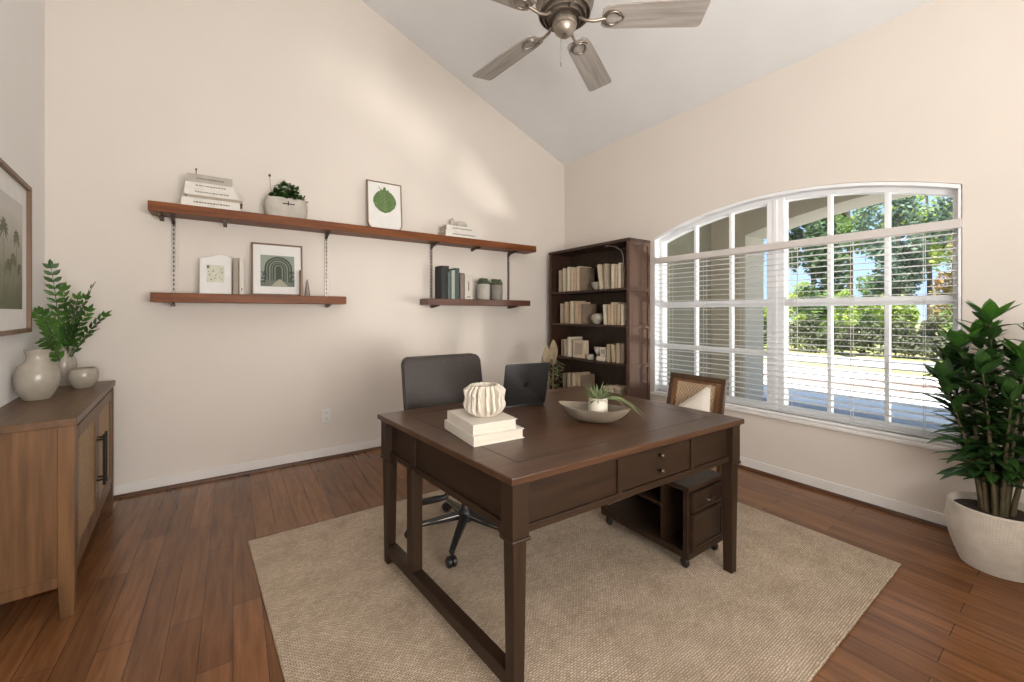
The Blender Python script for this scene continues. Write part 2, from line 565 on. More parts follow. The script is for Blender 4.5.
def copy_tree(o, parent=None):
    c = o.copy()
    col.objects.link(c)
    if parent is not None:
        c.parent = parent
    for ch in [x for x in bpy.data.objects if x.parent == o]:
        copy_tree(ch, c)
    return c


def struct(o):
    o['kind'] = 'structure'
    return o


def group_struct(name, loc=(0, 0, 0)):
    o = bpy.data.objects.new(name, None)
    col.objects.link(o)
    o.location = loc
    o['kind'] = 'structure'
    return o


def rrect(x0, z0, x1, z1, r, n=5, corners=(1, 1, 1, 1)):
    """rounded rectangle outline; corners: bl, br, tr, tl"""
    out = []
    for (cx, cz, a0, on, px, pz) in ((x0 + r, z0 + r, 180, corners[0], x0, z0), (x1 - r, z0 + r, 270, corners[1], x1, z0),
                                     (x1 - r, z1 - r, 0, corners[2], x1, z1), (x0 + r, z1 - r, 90, corners[3], x0, z1)):
        if on:
            for i in range(n + 1):
                a = R(a0 + 90 * i / n)
                out.append((cx + r * math.cos(a), cz + r * math.sin(a)))
        else:
            out.append((px, pz))
    return out


# ------------------------------------------------------------------ room shell
YA, XB = 3.93, 3.537            # shelf wall, window wall
KL = 0.11                       # the left wall runs slightly out of square
YF = -1.8
CS = 0.402                      # ceiling slope
def ceil_z(x):
    return 3.214 + CS * (XB - x)
def left_x(y):
    return -1.018 + KL * (YA - y)


struct(MB().face([(left_x(YF) - .2, YF - .1, 0), (XB + .2, YF - .1, 0), (XB + .2, YA + .1, 0), (left_x(YA) - .1, YA + .1, 0)]).build('floor', M['floor']))
struct(MB().hexa([(-1.4, YF - .2, ceil_z(-1.4)), (XB + .25, YF - .2, ceil_z(XB + .25)), (XB + .25, YA + .3, ceil_z(XB + .25)), (-1.4, YA + .3, ceil_z(-1.4))],
                 [(-1.4, YF - .2, ceil_z(-1.4) + .2), (XB + .25, YF - .2, ceil_z(XB + .25) + .2), (XB + .25, YA + .3, ceil_z(XB + .25) + .2), (-1.4, YA + .3, ceil_z(-1.4) + .2)]).build('ceiling', M['ceiling']))
struct(MB().prism([(-1.3, -.1), (XB, -.1), (XB, ceil_z(XB)), (-1.3, ceil_z(-1.3))], YA, YA + .15, 'Y').build('wall_back', M['wall']))
struct(MB().prism([(-1.3, -.1), (XB, -.1), (XB, ceil_z(XB)), (-1.3, ceil_z(-1.3))], YF - .15, YF, 'Y').build('wall_front', M['wall']))
struct(MB().hexa([(left_x(YF - .1) - .15, YF - .1, -.1), (left_x(YF - .1), YF - .1, -.1), (left_x(YA), YA, -.1), (left_x(YA) - .15, YA, -.1)],
                 [(left_x(YF - .1) - .15, YF - .1, 5.3), (left_x(YF - .1), YF - .1, 5.3), (left_x(YA), YA, 5.3), (left_x(YA) - .15, YA, 5.3)]).build('wall_left', M['wall_left']))

# window wall with the segmental-arch opening
WY0, WY1, SILL, SPRING, CROWN = 0.459, 2.571, 0.495, 2.058, 2.253
WC = (WY0 + WY1) / 2
_h = (WY1 - WY0) / 2
_s = CROWN - SPRING
AR = (_h * _h + _s * _s) / (2 * _s)
def arch_z(y, inset=0.0):
    d = y - WC
    r = AR - inset
    return CROWN - AR + math.sqrt(max(0.0, r * r - d * d))
XO = XB + 0.18
mb = MB()
N = 40
ys = [WY0 + (WY1 - WY0) * i / N for i in range(N + 1)]
zt = ceil_z(XB) + 0.02
OY0, OY1, OS = WY0 - .004, WY1 + .004, SILL - .031     # the rough opening is a few millimetres larger than the window
oys = [OY0] + ys[1:-1] + [OY1]
oz = lambda y: arch_z(min(max(y, WY0), WY1)) + .004
for X in (XB, XO):
    mb.face([(X, YF - .1, -.1), (X, OY0, -.1), (X, OY0, zt), (X, YF - .1, zt)])
    mb.face([(X, OY1, -.1), (X, YA + .1, -.1), (X, YA + .1, zt), (X, OY1, zt)])
    mb.face([(X, OY0, -.1), (X, OY1, -.1), (X, OY1, OS), (X, OY0, OS)])
    for a, b in zip(oys, oys[1:]):
        mb.face([(X, a, oz(a)), (X, b, oz(b)), (X, b, zt), (X, a, zt)])
for a, b in zip(oys, oys[1:]):
    mb.face([(XB, a, oz(a)), (XB, b, oz(b)), (XO, b, oz(b)), (XO, a, oz(a))])
mb.face([(XB, OY0, OS), (XO, OY0, OS), (XO, OY0, oz(OY0)), (XB, OY0, oz(OY0))])
mb.face([(XB, OY1, OS), (XO, OY1, OS), (XO, OY1, oz(OY1)), (XB, OY1, oz(OY1))])
mb.face([(XB, OY0, OS), (XB, OY1, OS), (XO, OY1, OS), (XO, OY0, OS)])
bmesh.ops.remove_doubles(mb.bm, verts=mb.bm.verts[:], dist=1e-5)
struct(mb.build('wall_right', M['wall']))

# baseboards with a stained shoe molding
struct(MB().box(left_x(YA) + .002, YA - .014, .02, XB, YA, .088, .004).build('baseboard_back', M['trim']))
struct(MB().box(XB - .014, YF, .02, XB, YA - .014, .088, .004).build('baseboard_right', M['trim']))
struct(MB().prism([(YA - .026, 0), (YA, 0), (YA, .021), (YA - .016, .021), (YA - .024, .013)], left_x(YA), XB, 'X').build('trim_1', M['shoe']))
struct(MB().prism([(XB - .026, 0), (XB, 0), (XB, .021), (XB - .016, .021), (XB - .024, .013)], YF, YA - .02, 'Y').build('trim_2', M['shoe_y']))
_a = math.atan2(-KL, 1)
mb = MB()
mb.hexa([(left_x(YF), YF, .0), (left_x(YF) + .014, YF, .0), (left_x(YA) + .014, YA - .015, .0), (left_x(YA), YA - .015, .0)],
        [(left_x(YF), YF, .088), (left_x(YF) + .014, YF, .088), (left_x(YA) + .014, YA - .015, .088), (left_x(YA), YA - .015, .088)])
struct(mb.build('baseboard_left', M['trim']))

# ------------------------------------------------------------------ window
win = group_struct('window_1', (XB, WC, SILL))
def wb():
    return MB()
def wbuild(m, name, material, smooth=None):
    """window pieces are written in room coordinates and stored relative to the window"""
    return struct(m.build(name, material, win, smooth, warp=lambda c: (c[0] - XB, c[1] - WC, c[2] - SILL)))
FX0, FX1 = XB + .075, XB + .15
def arch_band(m, i0, i1, x0, x1, ya, yb, n=36):
    pts = [ya + (yb - ya) * i / n for i in range(n + 1)]
    for a, b in zip(pts, pts[1:]):
        m.hexa([(x0, a, arch_z(a, i1)), (x1, a, arch_z(a, i1)), (x1, b, arch_z(b, i1)), (x0, b, arch_z(b, i1))],
               [(x0, a, arch_z(a, i0)), (x1, a, arch_z(a, i0)), (x1, b, arch_z(b, i0)), (x0, b, arch_z(b, i0))])
    bmesh.ops.remove_doubles(m.bm, verts=m.bm.verts[:], dist=1e-5)
m = wb()
arch_band(m, 0.0, 0.055, FX0, FX1, WY0, WY1)
zi, zo = arch_z(WY0, .055), arch_z(WY0 + .045, .055)
for ya, yb, za, zb in ((WY0, WY0 + .045, zi, zo), (WY1 - .045, WY1, zo, zi)):
    m.hexa([(FX0, ya, SILL + .06), (FX1, ya, SILL + .06), (FX1, yb, SILL + .06), (FX0, yb, SILL + .06)],
           [(FX0, ya, za), (FX1, ya, za), (FX1, yb, zb), (FX0, yb, zb)])
m.box(FX0, WY0, SILL, FX1, WY1, SILL + .06)
wbuild(m, 'frame', M['frame_white'])
m = wb()
arch_band(m, 0.0, 0.022, XB - .006, FX0 - .001, WY0, WY1)
m.box(XB - .004, WY1 - .012, SILL, FX0 - .001, WY1, SPRING)
m.box(XB - .004, WY0, SILL, FX0 - .001, WY0 + .012, SPRING)
wbuild(m, 'jamb_liner', M['frame_white'])
m = wb()
m.box(FX0 - .01, 1.415, SILL + .02, FX1 - .005, 1.545, arch_z(1.5) - .03, .006)
m.box(FX0 - .018, 1.465, SILL + .02, FX0, 1.495, arch_z(1.5) - .04, .004)
wbuild(m, 'mullion', M['frame_white'])
for ya, yb in ((WY0 + .04, 1.42), (1.54, WY1 - .04)):
    m = wb()
    m.box(FX0 - .005, ya, 1.353, FX1 - .01, yb, 1.412, .005)
    wbuild(m, 'meeting_rail', M['frame_white'])
m = wb()
m.box(FX0 + .005, 1.54, .945, FX1 - .015, WY1 - .04, .99, .004)
wbuild(m, 'muntin', M['frame_white'])
for yc in (2.178, 1.847, 1.127, .808):
    m = wb()
    m.box(FX0 + .01, yc - .0135, SILL + .05, FX1 - .02, yc + .0135, arch_z(yc) - .03, .004)
    wbuild(m, 'muntin', M['frame_white'])
m = wb()
gx = FX0 + .04
gp = [(gx, y, arch_z(y) - .03) for y in ys]
m.face([(gx, WY0 + .01, SILL + .02)] + [(gx, y, max(SILL + .1, z)) for _, y, z in gp] + [(gx, WY1 - .01, SILL + .02)])
wbuild(m, 'glass', M['glass'])
m = wb()
m.box(XB - .03, WY0 - .03, SILL - .028, FX0 + .01, WY1 + .03, SILL, .005)
wbuild(m, 'sill', M['trim'])

# ------------------------------------------------------------------ blind
bl = thing('window_blind', 'wide white horizontal slat blind with a plain greige top rail, hung in the arched window', 'blind', (XB + .04, WC, SILL))
def bb(m, name, material, smooth=None, parent=None):
    return m.build(name, material, parent or bl, smooth, warp=lambda c: (c[0] - XB - .04, c[1] - WC, c[2] - SILL))
BY0, BY1 = WY0 + .016, WY1 - .016
bb(MB().box(XB - .012, WY0 - .004, 1.802, XB + .055, WY1 + .004, 1.858, .006), 'headrail', M['valance'])
m = MB()
zz = 1.775
while zz > .525:
    tilt = .0
    m.hexa([(XB + .008, BY0, zz - tilt), (XB + .058, BY0, zz + tilt), (XB + .058, BY1, zz + tilt), (XB + .008, BY1, zz - tilt)],
           [(XB + .008, BY0, zz - tilt + .003), (XB + .058, BY0, zz + tilt + .003), (XB + .058, BY1, zz + tilt + .003), (XB + .008, BY1, zz - tilt + .003)])
    zz -= .0445
bb(m, 'slats', M['slat'])
bb(MB().box(XB + .008, BY0, .4965, XB + .058, BY1, .515, .004), 'bottom_rail', M['slat'])
for y in (.62, .98, 1.36, 1.72, 2.05, 2.40):
    m = MB()
    m.tube([(XB + .006, y, 1.80), (XB + .006, y, .53)], .0016, 5)
    m.tube([(XB + .060, y, 1.80), (XB + .060, y, .53)], .0016, 5)
    bb(m, 'ladder_cord', M['cord'])
m = MB()
m.tube([(XB + .001, 1.30, 1.80), (XB - .004, 1.30, .98)], .003, 6)
bb(m, 'tilt_wand', M['cord'], 40)

# ------------------------------------------------------------------ outside: porch, drive, road
GZ = -0.20
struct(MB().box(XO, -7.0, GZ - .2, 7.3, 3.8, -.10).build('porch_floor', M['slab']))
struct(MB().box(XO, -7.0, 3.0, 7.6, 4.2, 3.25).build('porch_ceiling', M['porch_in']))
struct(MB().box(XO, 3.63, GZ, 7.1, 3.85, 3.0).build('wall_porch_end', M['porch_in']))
m = MB()
PX0, PX1, PYA, PYB = 6.5, 7.1, -1.3, 3.09
m.box(PX0, PYB, GZ, PX1, 3.63, 3.0)
m.box(PX0, PYA - .35, GZ, PX1, PYA, 3.0)
m.box(PX0, -7.0, 2.4, PX1, PYA - .35, 3.0)
pn = 24
pc, ph = (PYA + PYB) / 2, (PYB - PYA) / 2
def parch(y):
    rr = (ph * ph + .30 * .30) / .60
    return 2.80 - rr + math.sqrt(rr * rr - (y - pc) ** 2)
pys = [PYA + (PYB - PYA) * i / pn for i in range(pn + 1)]
for a, b in zip(pys, pys[1:]):
    m.hexa([(PX0, a, parch(a)), (PX1, a, parch(a)), (PX1, b, parch(b)), (PX0, b, parch(b))], [(PX0, a, 3.0), (PX1, a, 3.0), (PX1, b, 3.0), (PX0, b, 3.0)])
struct(m.build('wall_porch_front', M['porch']))
struct(MB().face([(3.7, -30, GZ), (90, -30, GZ), (90, 60, GZ), (3.7, 60, GZ)]).build('ground_lawn', M['lawn']))
struct(MB().box(7.32, -20, GZ, 13.2, 40, GZ + .02).build('ground_drive', M['drive']))
struct(MB().box(14.3, -30, GZ, 17.0, 60, GZ + .02).build('ground_road', M['road']))
for i, (x, y, rx, ry) in enumerate(((10.3, 3.4, .35, 1.5), (11.6, 1.6, .4, 1.3), (12.1, 5.2, .35, 1.2))):
    m = MB()
    ring = [(x + rx * math.cos(t * PI / 12) * (1 + .15 * math.sin(3 * t)), y + ry * math.sin(t * PI / 12) * (1 + .1 * math.cos(5 * t))) for t in range(24)]
    m.prism(ring, GZ + .02, GZ + .05, 'Z')
    struct(m.build('ground_mulch_bed', M['mulch']))


def foliage(m, c, rad, n, size, rnd, squash=1.0):
    """leaf cards of real size scattered through a lumpy crown"""
    lumps = [(Vector((rnd.gauss(0, .42) * rad[0], rnd.gauss(0, .42) * rad[1], rnd.gauss(0, .40) * rad[2])), rnd.uniform(.28, .5)) for _ in range(14)]
    for _ in range(n):
        lc, lr = rnd.choice(lumps)
        v = Vector((rnd.gauss(0, 1), rnd.gauss(0, 1), rnd.gauss(0, 1))).normalized() * lr * (rnd.random() ** .4)
        p = Vector(c) + lc + Vector((v.x * rad[0], v.y * rad[1], v.z * rad[2]))
        d = Vector((rnd.gauss(0, 1), rnd.gauss(0, 1), rnd.gauss(0, .7))).normalized()
        q = d.cross(Vector((rnd.gauss(0, 1), rnd.gauss(0, 1), rnd.gauss(0, 1)))).normalized()
        s = size * rnd.uniform(.6, 1.3)
        m.face([p - d * s, p + q * s * .5, p + d * s, p - q * s * .5])


FOL = {
    'dark': leaf_mat('tree_leaf_dark', (0.06, 0.11, 0.055), (0.12, 0.19, 0.08), .6, .8, .3),
    'blue': leaf_mat('tree_leaf_bluegreen', (0.10, 0.16, 0.12), (0.17, 0.25, 0.17), .6, .8, .3),
    'mid': leaf_mat('tree_leaf_mid', (0.13, 0.23, 0.055), (0.25, 0.36, 0.10), .6, .8, .35),
    'lime': leaf_mat('tree_leaf_lime', (0.30, 0.42, 0.08), (0.46, 0.55, 0.15), .6, .8, .4),
    'rust': leaf_mat('tree_leaf_rust', (0.46, 0.28, 0.12), (0.32, 0.34, 0.12), .6, .9, .4),
    'hedge': leaf_mat('hedge_leaf', (0.07, 0.085, 0.045), (0.15, 0.17, 0.085), .7, .9, .25),
}


def tree(name, label, cat, x, y, h, crown_c, rad, kind, n, size, seed, group, trunk=.12):
    rnd = random.Random(seed)
    t = thing(name, label, cat, (x, y, GZ), 0, group)
    if trunk:
        m = MB()
        lean = rnd.uniform(-.2, .2)
        m.tube([(0, 0, -.05), (lean * .4, 0, h * .35), (lean, .1, h * .8)], [trunk, trunk * .8, trunk * .3], 8)
        for k in range(7):
            a = rnd.uniform(0, 2 * PI)
            z0 = h * rnd.uniform(.3, .65)
            ln = rad[0] * rnd.uniform(.5, .9)
            m.tube([(lean * .6, 0, z0), (lean * .6 + ln * .5 * math.cos(a), ln * .5 * math.sin(a), z0 + ln * .45), (lean * .6 + ln * math.cos(a), ln * math.sin(a), z0 + ln * .7)],
                   [trunk * .45, trunk * .3, trunk * .08], 6)
        m.build('trunk', M['bark'], t, 60)
    m = MB()
    foliage(m, (0, 0, crown_c), rad, n, size, rnd)
    m.build('foliage', FOL[kind], t)
    return t


TG = 'trees across the road'
tree('evergreen_tree', 'dark evergreen tree at the left of the right-hand window unit', 'tree', 24.2, 8.2, 8.5, 4.0, (1.5, 1.5, 4.2), 'dark', 6500, .13, 11, TG, .12)
tree('evergreen_tree', 'dark bluish evergreen tree in the middle of the right-hand window unit', 'tree', 24.6, 5.0, 7.5, 3.5, (1.1, 1.2, 3.4), 'blue', 5200, .12, 12, TG, .11)
tree('leafy_tree', 'tall mid green tree just left of the second muntin of the right window unit', 'tree', 31.0, 8.6, 12, 7.2, (2.2, 2.0, 2.2), 'mid', 3200, .13, 13, TG, .2)
tree('leafy_tree', 'tall bright green tree right of the second muntin, under the porch arch', 'tree', 28.2, 4.7, 10, 5.6, (1.9, 2.0, 1.9), 'lime', 3600, .13, 14, TG, .12)
tree('leafy_tree', 'rust and olive leaved tree at the far right of the window', 'tree', 24.3, 2.55, 6, 3.0, (1.2, 1.3, 2.7), 'rust', 5500, .11, 15, TG, .08)
tree('bare_branch_tree', 'thin dark branching tree against blue sky at the top right of the window', 'tree', 33.0, 4.4, 15, 9.6, (1.6, 1.6, 1.7), 'blue', 500, .12, 16, TG, .28)
tree('leafy_tree', 'blue-green feathery tree showing beside the wide mullion', 'tree', 24.0, 11.6, 9, 4.4, (1.5, 1.5, 3.8), 'blue', 4500, .12, 17, TG, .11)
tree('sapling', 'small yellow-green round sapling in front of the hedge', 'tree', 16.95 + .25, 4.75, 2.4, 1.72, (.42, .5, .62), 'lime', 1500, .06, 18, TG, .03)
SG = 'shrubs along the road'
k = 0
for x, y, rz, kd, lab in ((20.6, 10.5, 1.5, 'lime', 'bright lime shrub beside the porch pillar'),
                          (20.8, 8.4, 1.6, 'lime', 'bright lime shrub below the dark evergreen'),
                          (20.6, 6.4, 1.7, 'mid', 'mid green shrub left of the round sapling'),
                          (20.8, 4.4, 1.5, 'lime', 'lime shrub right of the round sapling'),
                          (20.6, 2.4, 1.7, 'mid', 'mid green shrub below the bright tall tree'),
                          (20.8, 0.5, 1.5, 'dark', 'dark green shrub at the far right of the window')):
    tree('shrub', lab, 'shrub', x, y, 1.6, rz * .80, (.75, .80, rz * .78), kd, 4200, .085, 30 + k, SG, .05)
    k += 1
for x, y, r_, hz_, kd, lab in ((35.5, 17.5, 2.3, 3.4, 'mid', 'distant mid green tree at the far left of the woodland behind the shrubs'), (36.5, 12.9, 1.9, 3.0, 'lime', 'distant lime tree in the woodland left of the dark evergreen'),
                               (36.0, 8.0, 2.0, 3.2, 'mid', 'distant mid green tree in the woodland between the two evergreens'), (36.5, 3.4, 2.1, 3.0, 'dark', 'distant dark tree in the woodland at the right of the window')):
    tree('leafy_tree', lab, 'tree', x, y, 3.0, hz_ * .62, (1.8, r_, hz_ * .62), kd, 4200, .15, 50 + k, 'woodland behind the shrubs', .12)
    k += 1
m = MB()
rnd = random.Random(77)
for y in range(0, 15):
    foliage(m, (0, y * .95, .62), (.48, .90, .66), 1300, .075, rnd)
tag(m.build('hedge', FOL['hedge'], loc=(18.45, 0, GZ)), 'long low dark hedge along the far side of the road', 'hedge')

# ------------------------------------------------------------------ rug
m = MB()
RC = [(.07, 2.73), (.225, .573), (2.829, .574), (2.86, 2.72)]
m.prism(RC, 0.0005, .012, 'Z', .004)
tag(m.build('area_rug', M['rug']), 'large beige flat-woven jute rug under the desk', 'rug')
RZ = .012

# ------------------------------------------------------------------ desk
DQ = [(.727, 1.053), (2.092, .997), (2.055, 2.143), (.617, 2.131)]
DC = (1.38, 1.57)
DW, DD, DH = 1.40, 1.12, .775
def dwarp(c):
    u, v = c[0] / DW, c[1] / DD
    x = (DQ[0][0] * (1 - u) + DQ[1][0] * u) * (1 - v) + (DQ[3][0] * (1 - u) + DQ[2][0] * u) * v
    y = (DQ[0][1] * (1 - u) + DQ[1][1] * u) * (1 - v) + (DQ[3][1] * (1 - u) + DQ[2][1] * u) * v
    return (x - DC[0], y - DC[1], c[2] - RZ)
desk = thing('writing_desk', 'large dark brown wooden writing desk standing on the beige rug', 'desk', (DC[0], DC[1], RZ))
def db(m, name, material, parent=None, smooth=None):
    return m.build(name, material, parent or desk, smooth, warp=dwarp)
# top: mitred border round a field of boards
m = MB()
m.box(0, 0, .750, DW, DD, DH, .004)
db(m, 'desktop', M['desk_top'])
m = MB()
e = .012
for (x0, y0, x1, y1) in ((.0 + e, 0 + e, DW - e, .0 + e + .012), (0 + e, DD - e - .012, DW - e, DD - e), (0 + e, e, e + .012, DD - e), (DW - e - .012, e, DW - e, DD - e)):
    m.box(x0, y0, .742, x1, y1, .751)
db(m, 'edge_molding', M['desk'])
m = MB()
g = .0015
for (x0, y0, x1, y1) in ((.11, .11, DW - .11, .113), (.11, DD - .113, DW - .11, DD - .11), (.11, .11, .113, DD - .11), (DW - .113, .11, DW - .11, DD - .11)):
    m.box(x0, y0, DH - .001, x1, y1, DH + .0004)
db(m, 'inlay_line', M['desk_y'])
LI = .014
LS = .066
for ix in (0, 1):
    for iy in (0, 1):
        x0 = LI if ix == 0 else DW - LI - LS
        y0 = LI if iy == 0 else DD - LI - LS
        m = MB()
        m.box(x0, y0, .566, x0 + LS, y0 + LS, .750, .003)
        m.box(x0 - .004, y0 - .004, .552, x0 + LS + .004, y0 + LS + .004, .566, .005)
        a, b = .006, .012
        m.hexa([(x0 + b, y0 + b, RZ), (x0 + LS - b, y0 + b, RZ), (x0 + LS - b, y0 + LS - b, RZ), (x0 + b, y0 + LS - b, RZ)],
               [(x0 + a, y0 + a, .554), (x0 + LS - a, y0 + a, .554), (x0 + LS - a, y0 + LS - a, .554), (x0 + a, y0 + LS - a, .554)], .003)
        db(m, 'leg', M['desk_z'])
AI = .034     # apron inset
A0, A1 = LI + LS, DW - LI - LS
def apron_x(y0, y1, yp0, yp1, dividers, name):
    m = MB()
    m.box(A0, y0, .566, A1, y1, .592, .002)
    m.box(A0, y0, .728, A1, y1, .750, .002)
    for d in dividers:
        m.box(d - .012, y0, .592, d + .012, y1, .728)
    for d0, d1 in zip([A0] + dividers, dividers + [A1]):
        m.box(d0, yp0, .586, d1, yp1, .735)
    db(m, name, M['desk'])
DV = [.54, 1.02]
apron_x(AI, AI + .024, AI + .012, AI + .024, DV, 'front_apron')
apron_x(DD - AI - .024, DD - AI, DD - AI - .024, DD - AI - .012, [.45, .95], 'back_apron')
m = MB()
m.box(DV[0] + .016, AI + .004, .595, DV[1] - .016, AI + .022, .725, .003)
dr = db(m, 'drawer', M['desk'])
for z in (.700, .636):
    m = MB()
    xc = (DV[0] + DV[1]) / 2
    m.lathe([(0, 0), (.005, 0), (.005, .012), (.010, .015), (.011, .021), (.008, .026), (0, .028)], 14, Mx=Matrix.Translation((xc, AI + .004, z)) @ Matrix.Rotation(R(90), 4, 'X'))
    db(m, 'knob', M['knob'], dr, 60)
B0, B1 = LI + LS, DD - LI - LS
PY = .785
for side in (0, 1):
    x0, x1 = (AI, AI + .024) if side == 0 else (DW - AI - .024, DW - AI)
    xp = (AI + .012, AI + .024) if side == 0 else (DW - AI - .024, DW - AI - .012)
    m = MB()
    m.box(x0, B0, .566, x1, B1, .592, .002)
    m.box(x0, B0, .728, x1, B1, .750, .002)
    m.box(x0, PY - .02, .592, x1, PY + .02, .728)
    m.box(xp[0], B0, .586, xp[1], B1, .735)
    # curved brackets where the apron meets the legs
    for yy, sg in ((B0, 1), (B1, -1)):
        m.prism([(yy, .568), (yy, .530)] + [(yy + sg * (.05 * math.sin(t * PI / 12)), .568 - .036 * math.cos(t * PI / 12)) for t in range(1, 7)], x0 + .003, x1 - .003, 'X')
    db(m, 'side_apron', M['desk_y'])
m = MB()
m.box(LI + .006, PY - .027, .10, LI + .058, PY + .027, .58, .003)
db(m, 'side_post', M['desk_z'])
m = MB()
m.box(LI + .008, B0 - .01, .062, LI + .058, B1 + .01, .112, .004)
db(m, 'stretcher', M['desk_y'])

# ------------------------------------------------------------------ file cabinet under the desk
fc = thing('file_cabinet', 'low dark wooden cabinet on casters with two drawers and an open shelf, under the desk', 'cabinet', (2.02, 1.44, RZ))
fx0, fx1, fy0, fy1 = -.165, .165, -.29, .29
m = MB()
m.box(fx0, fy0, .06, fx1, fy1, .095, .004)
m.box(fx0, fy0, .395, fx1, fy1, .42, .004)
m.box(fx0, fy0 + .008, .095, fx0 + .02, fy0 + .03, .395)
m.box(fx1 - .02, fy0 + .008, .095, fx1, fy0 + .03, .395)
m.box(fx0 + .02, fy0 + .16, .095, fx1 - .02, fy0 + .175, .395)
m.box(fx0, fy1 - .03, .095, fx0 + .03, fy1, .395)
m.box(fx1 - .03, fy1 - .03, .095, fx1, fy1, .395)
m.box(fx1 - .012, fy0 + .03, .095, fx1, fy1 - .03, .395)
m.box(fx0 + .01, fy0 + .175, .27, fx1 - .012, fy0 + .40, .282)
m.build('body', M['desk'], fc)
for z0, z1 in ((.290, .388), (.102, .280)):
    m = MB()
    m.box(fx0 + .024, fy0 - .004, z0, fx1 - .024, fy0 + .02, z1, .003)
    dwr = m.build('drawer', M['desk'], fc)
    m = MB()
    for (a0, b0, a1, b1) in ((fx0 + .026, z0 + .002, fx1 - .026, z0 + .018), (fx0 + .026, z1 - .018, fx1 - .026, z1 - .002),
                             (fx0 + .026, z0 + .018, fx0 + .044, z1 - .018), (fx1 - .044, z0 + .018, fx1 - .026, z1 - .018)):
        m.box(a0, fy0 - .009, b0, a1, fy0 - .003, b1, .0015)
    m.build('drawer_frame', M['desk_z'], dwr)
    if z0 > .2:
        m = MB()
        zc = (z0 + z1) / 2
        m.tube([(-.028, fy0 - .004, zc), (-.028, fy0 - .022, zc), (-.01, fy0 - .028, zc - .006), (.01, fy0 - .028, zc - .006), (.028, fy0 - .022, zc), (.028, fy0 - .004, zc)], .0045, 8)
        m.build('handle', M['knob'], dwr, 60)
for ix in (fx0 + .03, fx1 - .03):
    for iy in (fy0 + .04, fy1 - .04):
        m = MB()
        m.lathe([(0, -.011), (.018, -.011), (.024, -.006), (.024, .006), (.018, .011), (0, .011)], 18, Mx=Matrix.Translation((ix, iy, .0245)) @ Matrix.Rotation(R(90), 4, 'Y'))
        m.box(ix - .014, iy - .012, .03, ix - .011, iy + .012, .06)
        m.box(ix + .011, iy - .012, .03, ix + .014, iy + .012, .06)
        m.build('caster', M['plastic'], fc, 40)

# ------------------------------------------------------------------ office chair
oc = thing('office_chair', 'charcoal leather office chair with black five-star base behind the desk', 'chair', (1.12, 2.10, RZ), R(-2))
m = MB()
m.lathe([(0, .085), (.045, .085), (.048, .13), (.034, .15), (.026, .16), (.026, .30), (.018, .30), (.018, .40), (0, .40)], 20)
m.build('gas_lift', M['plastic'], oc, 40)
base0 = math.atan2(1.83 - 2.10, .882 - 1.12) + R(2)
for k in range(5):
    a = base0 + k * 2 * PI / 5
    Mx = Matrix.Rotation(a, 4, 'Z')
    m = MB()
    b = [Mx @ Vector(p) for p in ((.03, -.024, .095), (.31, -.013, .062), (.31, .013, .062), (.03, .024, .095))]
    t = [Mx @ Vector(p) for p in ((.03, -.020, .135), (.31, -.010, .082), (.31, .010, .082), (.03, .020, .135))]
    m.hexa(b, t, .004)
    lg = m.build('base_leg', M['plastic'], oc)
    m = MB()
    for sgn in (-1, 1):
        m.tube([Mx @ Vector((.04, sgn * .023, .120)), Mx @ Vector((.31, sgn * .0125, .073))], .0035, 6)
    m.build('chrome_edge', M['chrome'], lg, 60)
    m = MB()
    W = Mx @ Matrix.Translation((.315, 0, .028)) @ Matrix.Rotation(R(35), 4, 'Z') @ Matrix.Rotation(R(90), 4, 'X')
    m.lathe([(0, -.026), (.020, -.026), (.028, -.018), (.028, -.005), (.012, -.003), (.012, .003), (.028, .005), (.028, .018), (.020, .026), (0, .026)], 20, Mx=W)
    m.tube([Mx @ Vector((.308, 0, .04)), Mx @ Vector((.305, 0, .075))], .008, 8)
    m.build('caster', M['plastic'], lg, 40)
m = MB()
m.prism(rrect(-.25, -.24, .25, .25, .09), .40, .485, 'Z', .02)
m.build('seat', M['leather'], oc, 50)
m = MB()
m.box(-.13, -.12, .372, .13, .14, .40, .006)
m.build('mechanism', M['plastic'], oc)
m = MB()
m.tube([(-.05, -.02, .385), (-.10, -.06, .33), (-.165, -.085, .285), (-.20, -.06, .274), (-.285, .0, .25), (-.295, .006, .247)], [.007, .008, .015, .018, .018, .010], 10)
m.build('lever', M['plastic'], oc, 60)
m = MB()
m.prism(rrect(-.268, .60, .262, 1.010, .042), -.032, .032, 'Y', .018)
def backwarp(c):
    z = c[2] - .60
    return (c[0], c[1] + .30 + z * .20 - .5 * c[0] * c[0], c[2])
m.build('backrest', M['leather'], oc, 50, warp=backwarp)
m = MB()
m.hexa([(-.035, .10, .372), (.035, .10, .372), (.035, .13, .372), (-.035, .13, .372)], [(-.035, .25, .385), (.035, .25, .385), (.035, .31, .372), (-.035, .31, .372)])
m.hexa([(-.035, .25, .372), (.035, .25, .372), (.035, .305, .372), (-.035, .305, .372)], [(-.03, .335, .68), (.03, .335, .68), (.03, .365, .68), (-.03, .365, .68)], .004)
m.build('back_bracket', M['plastic'], oc)

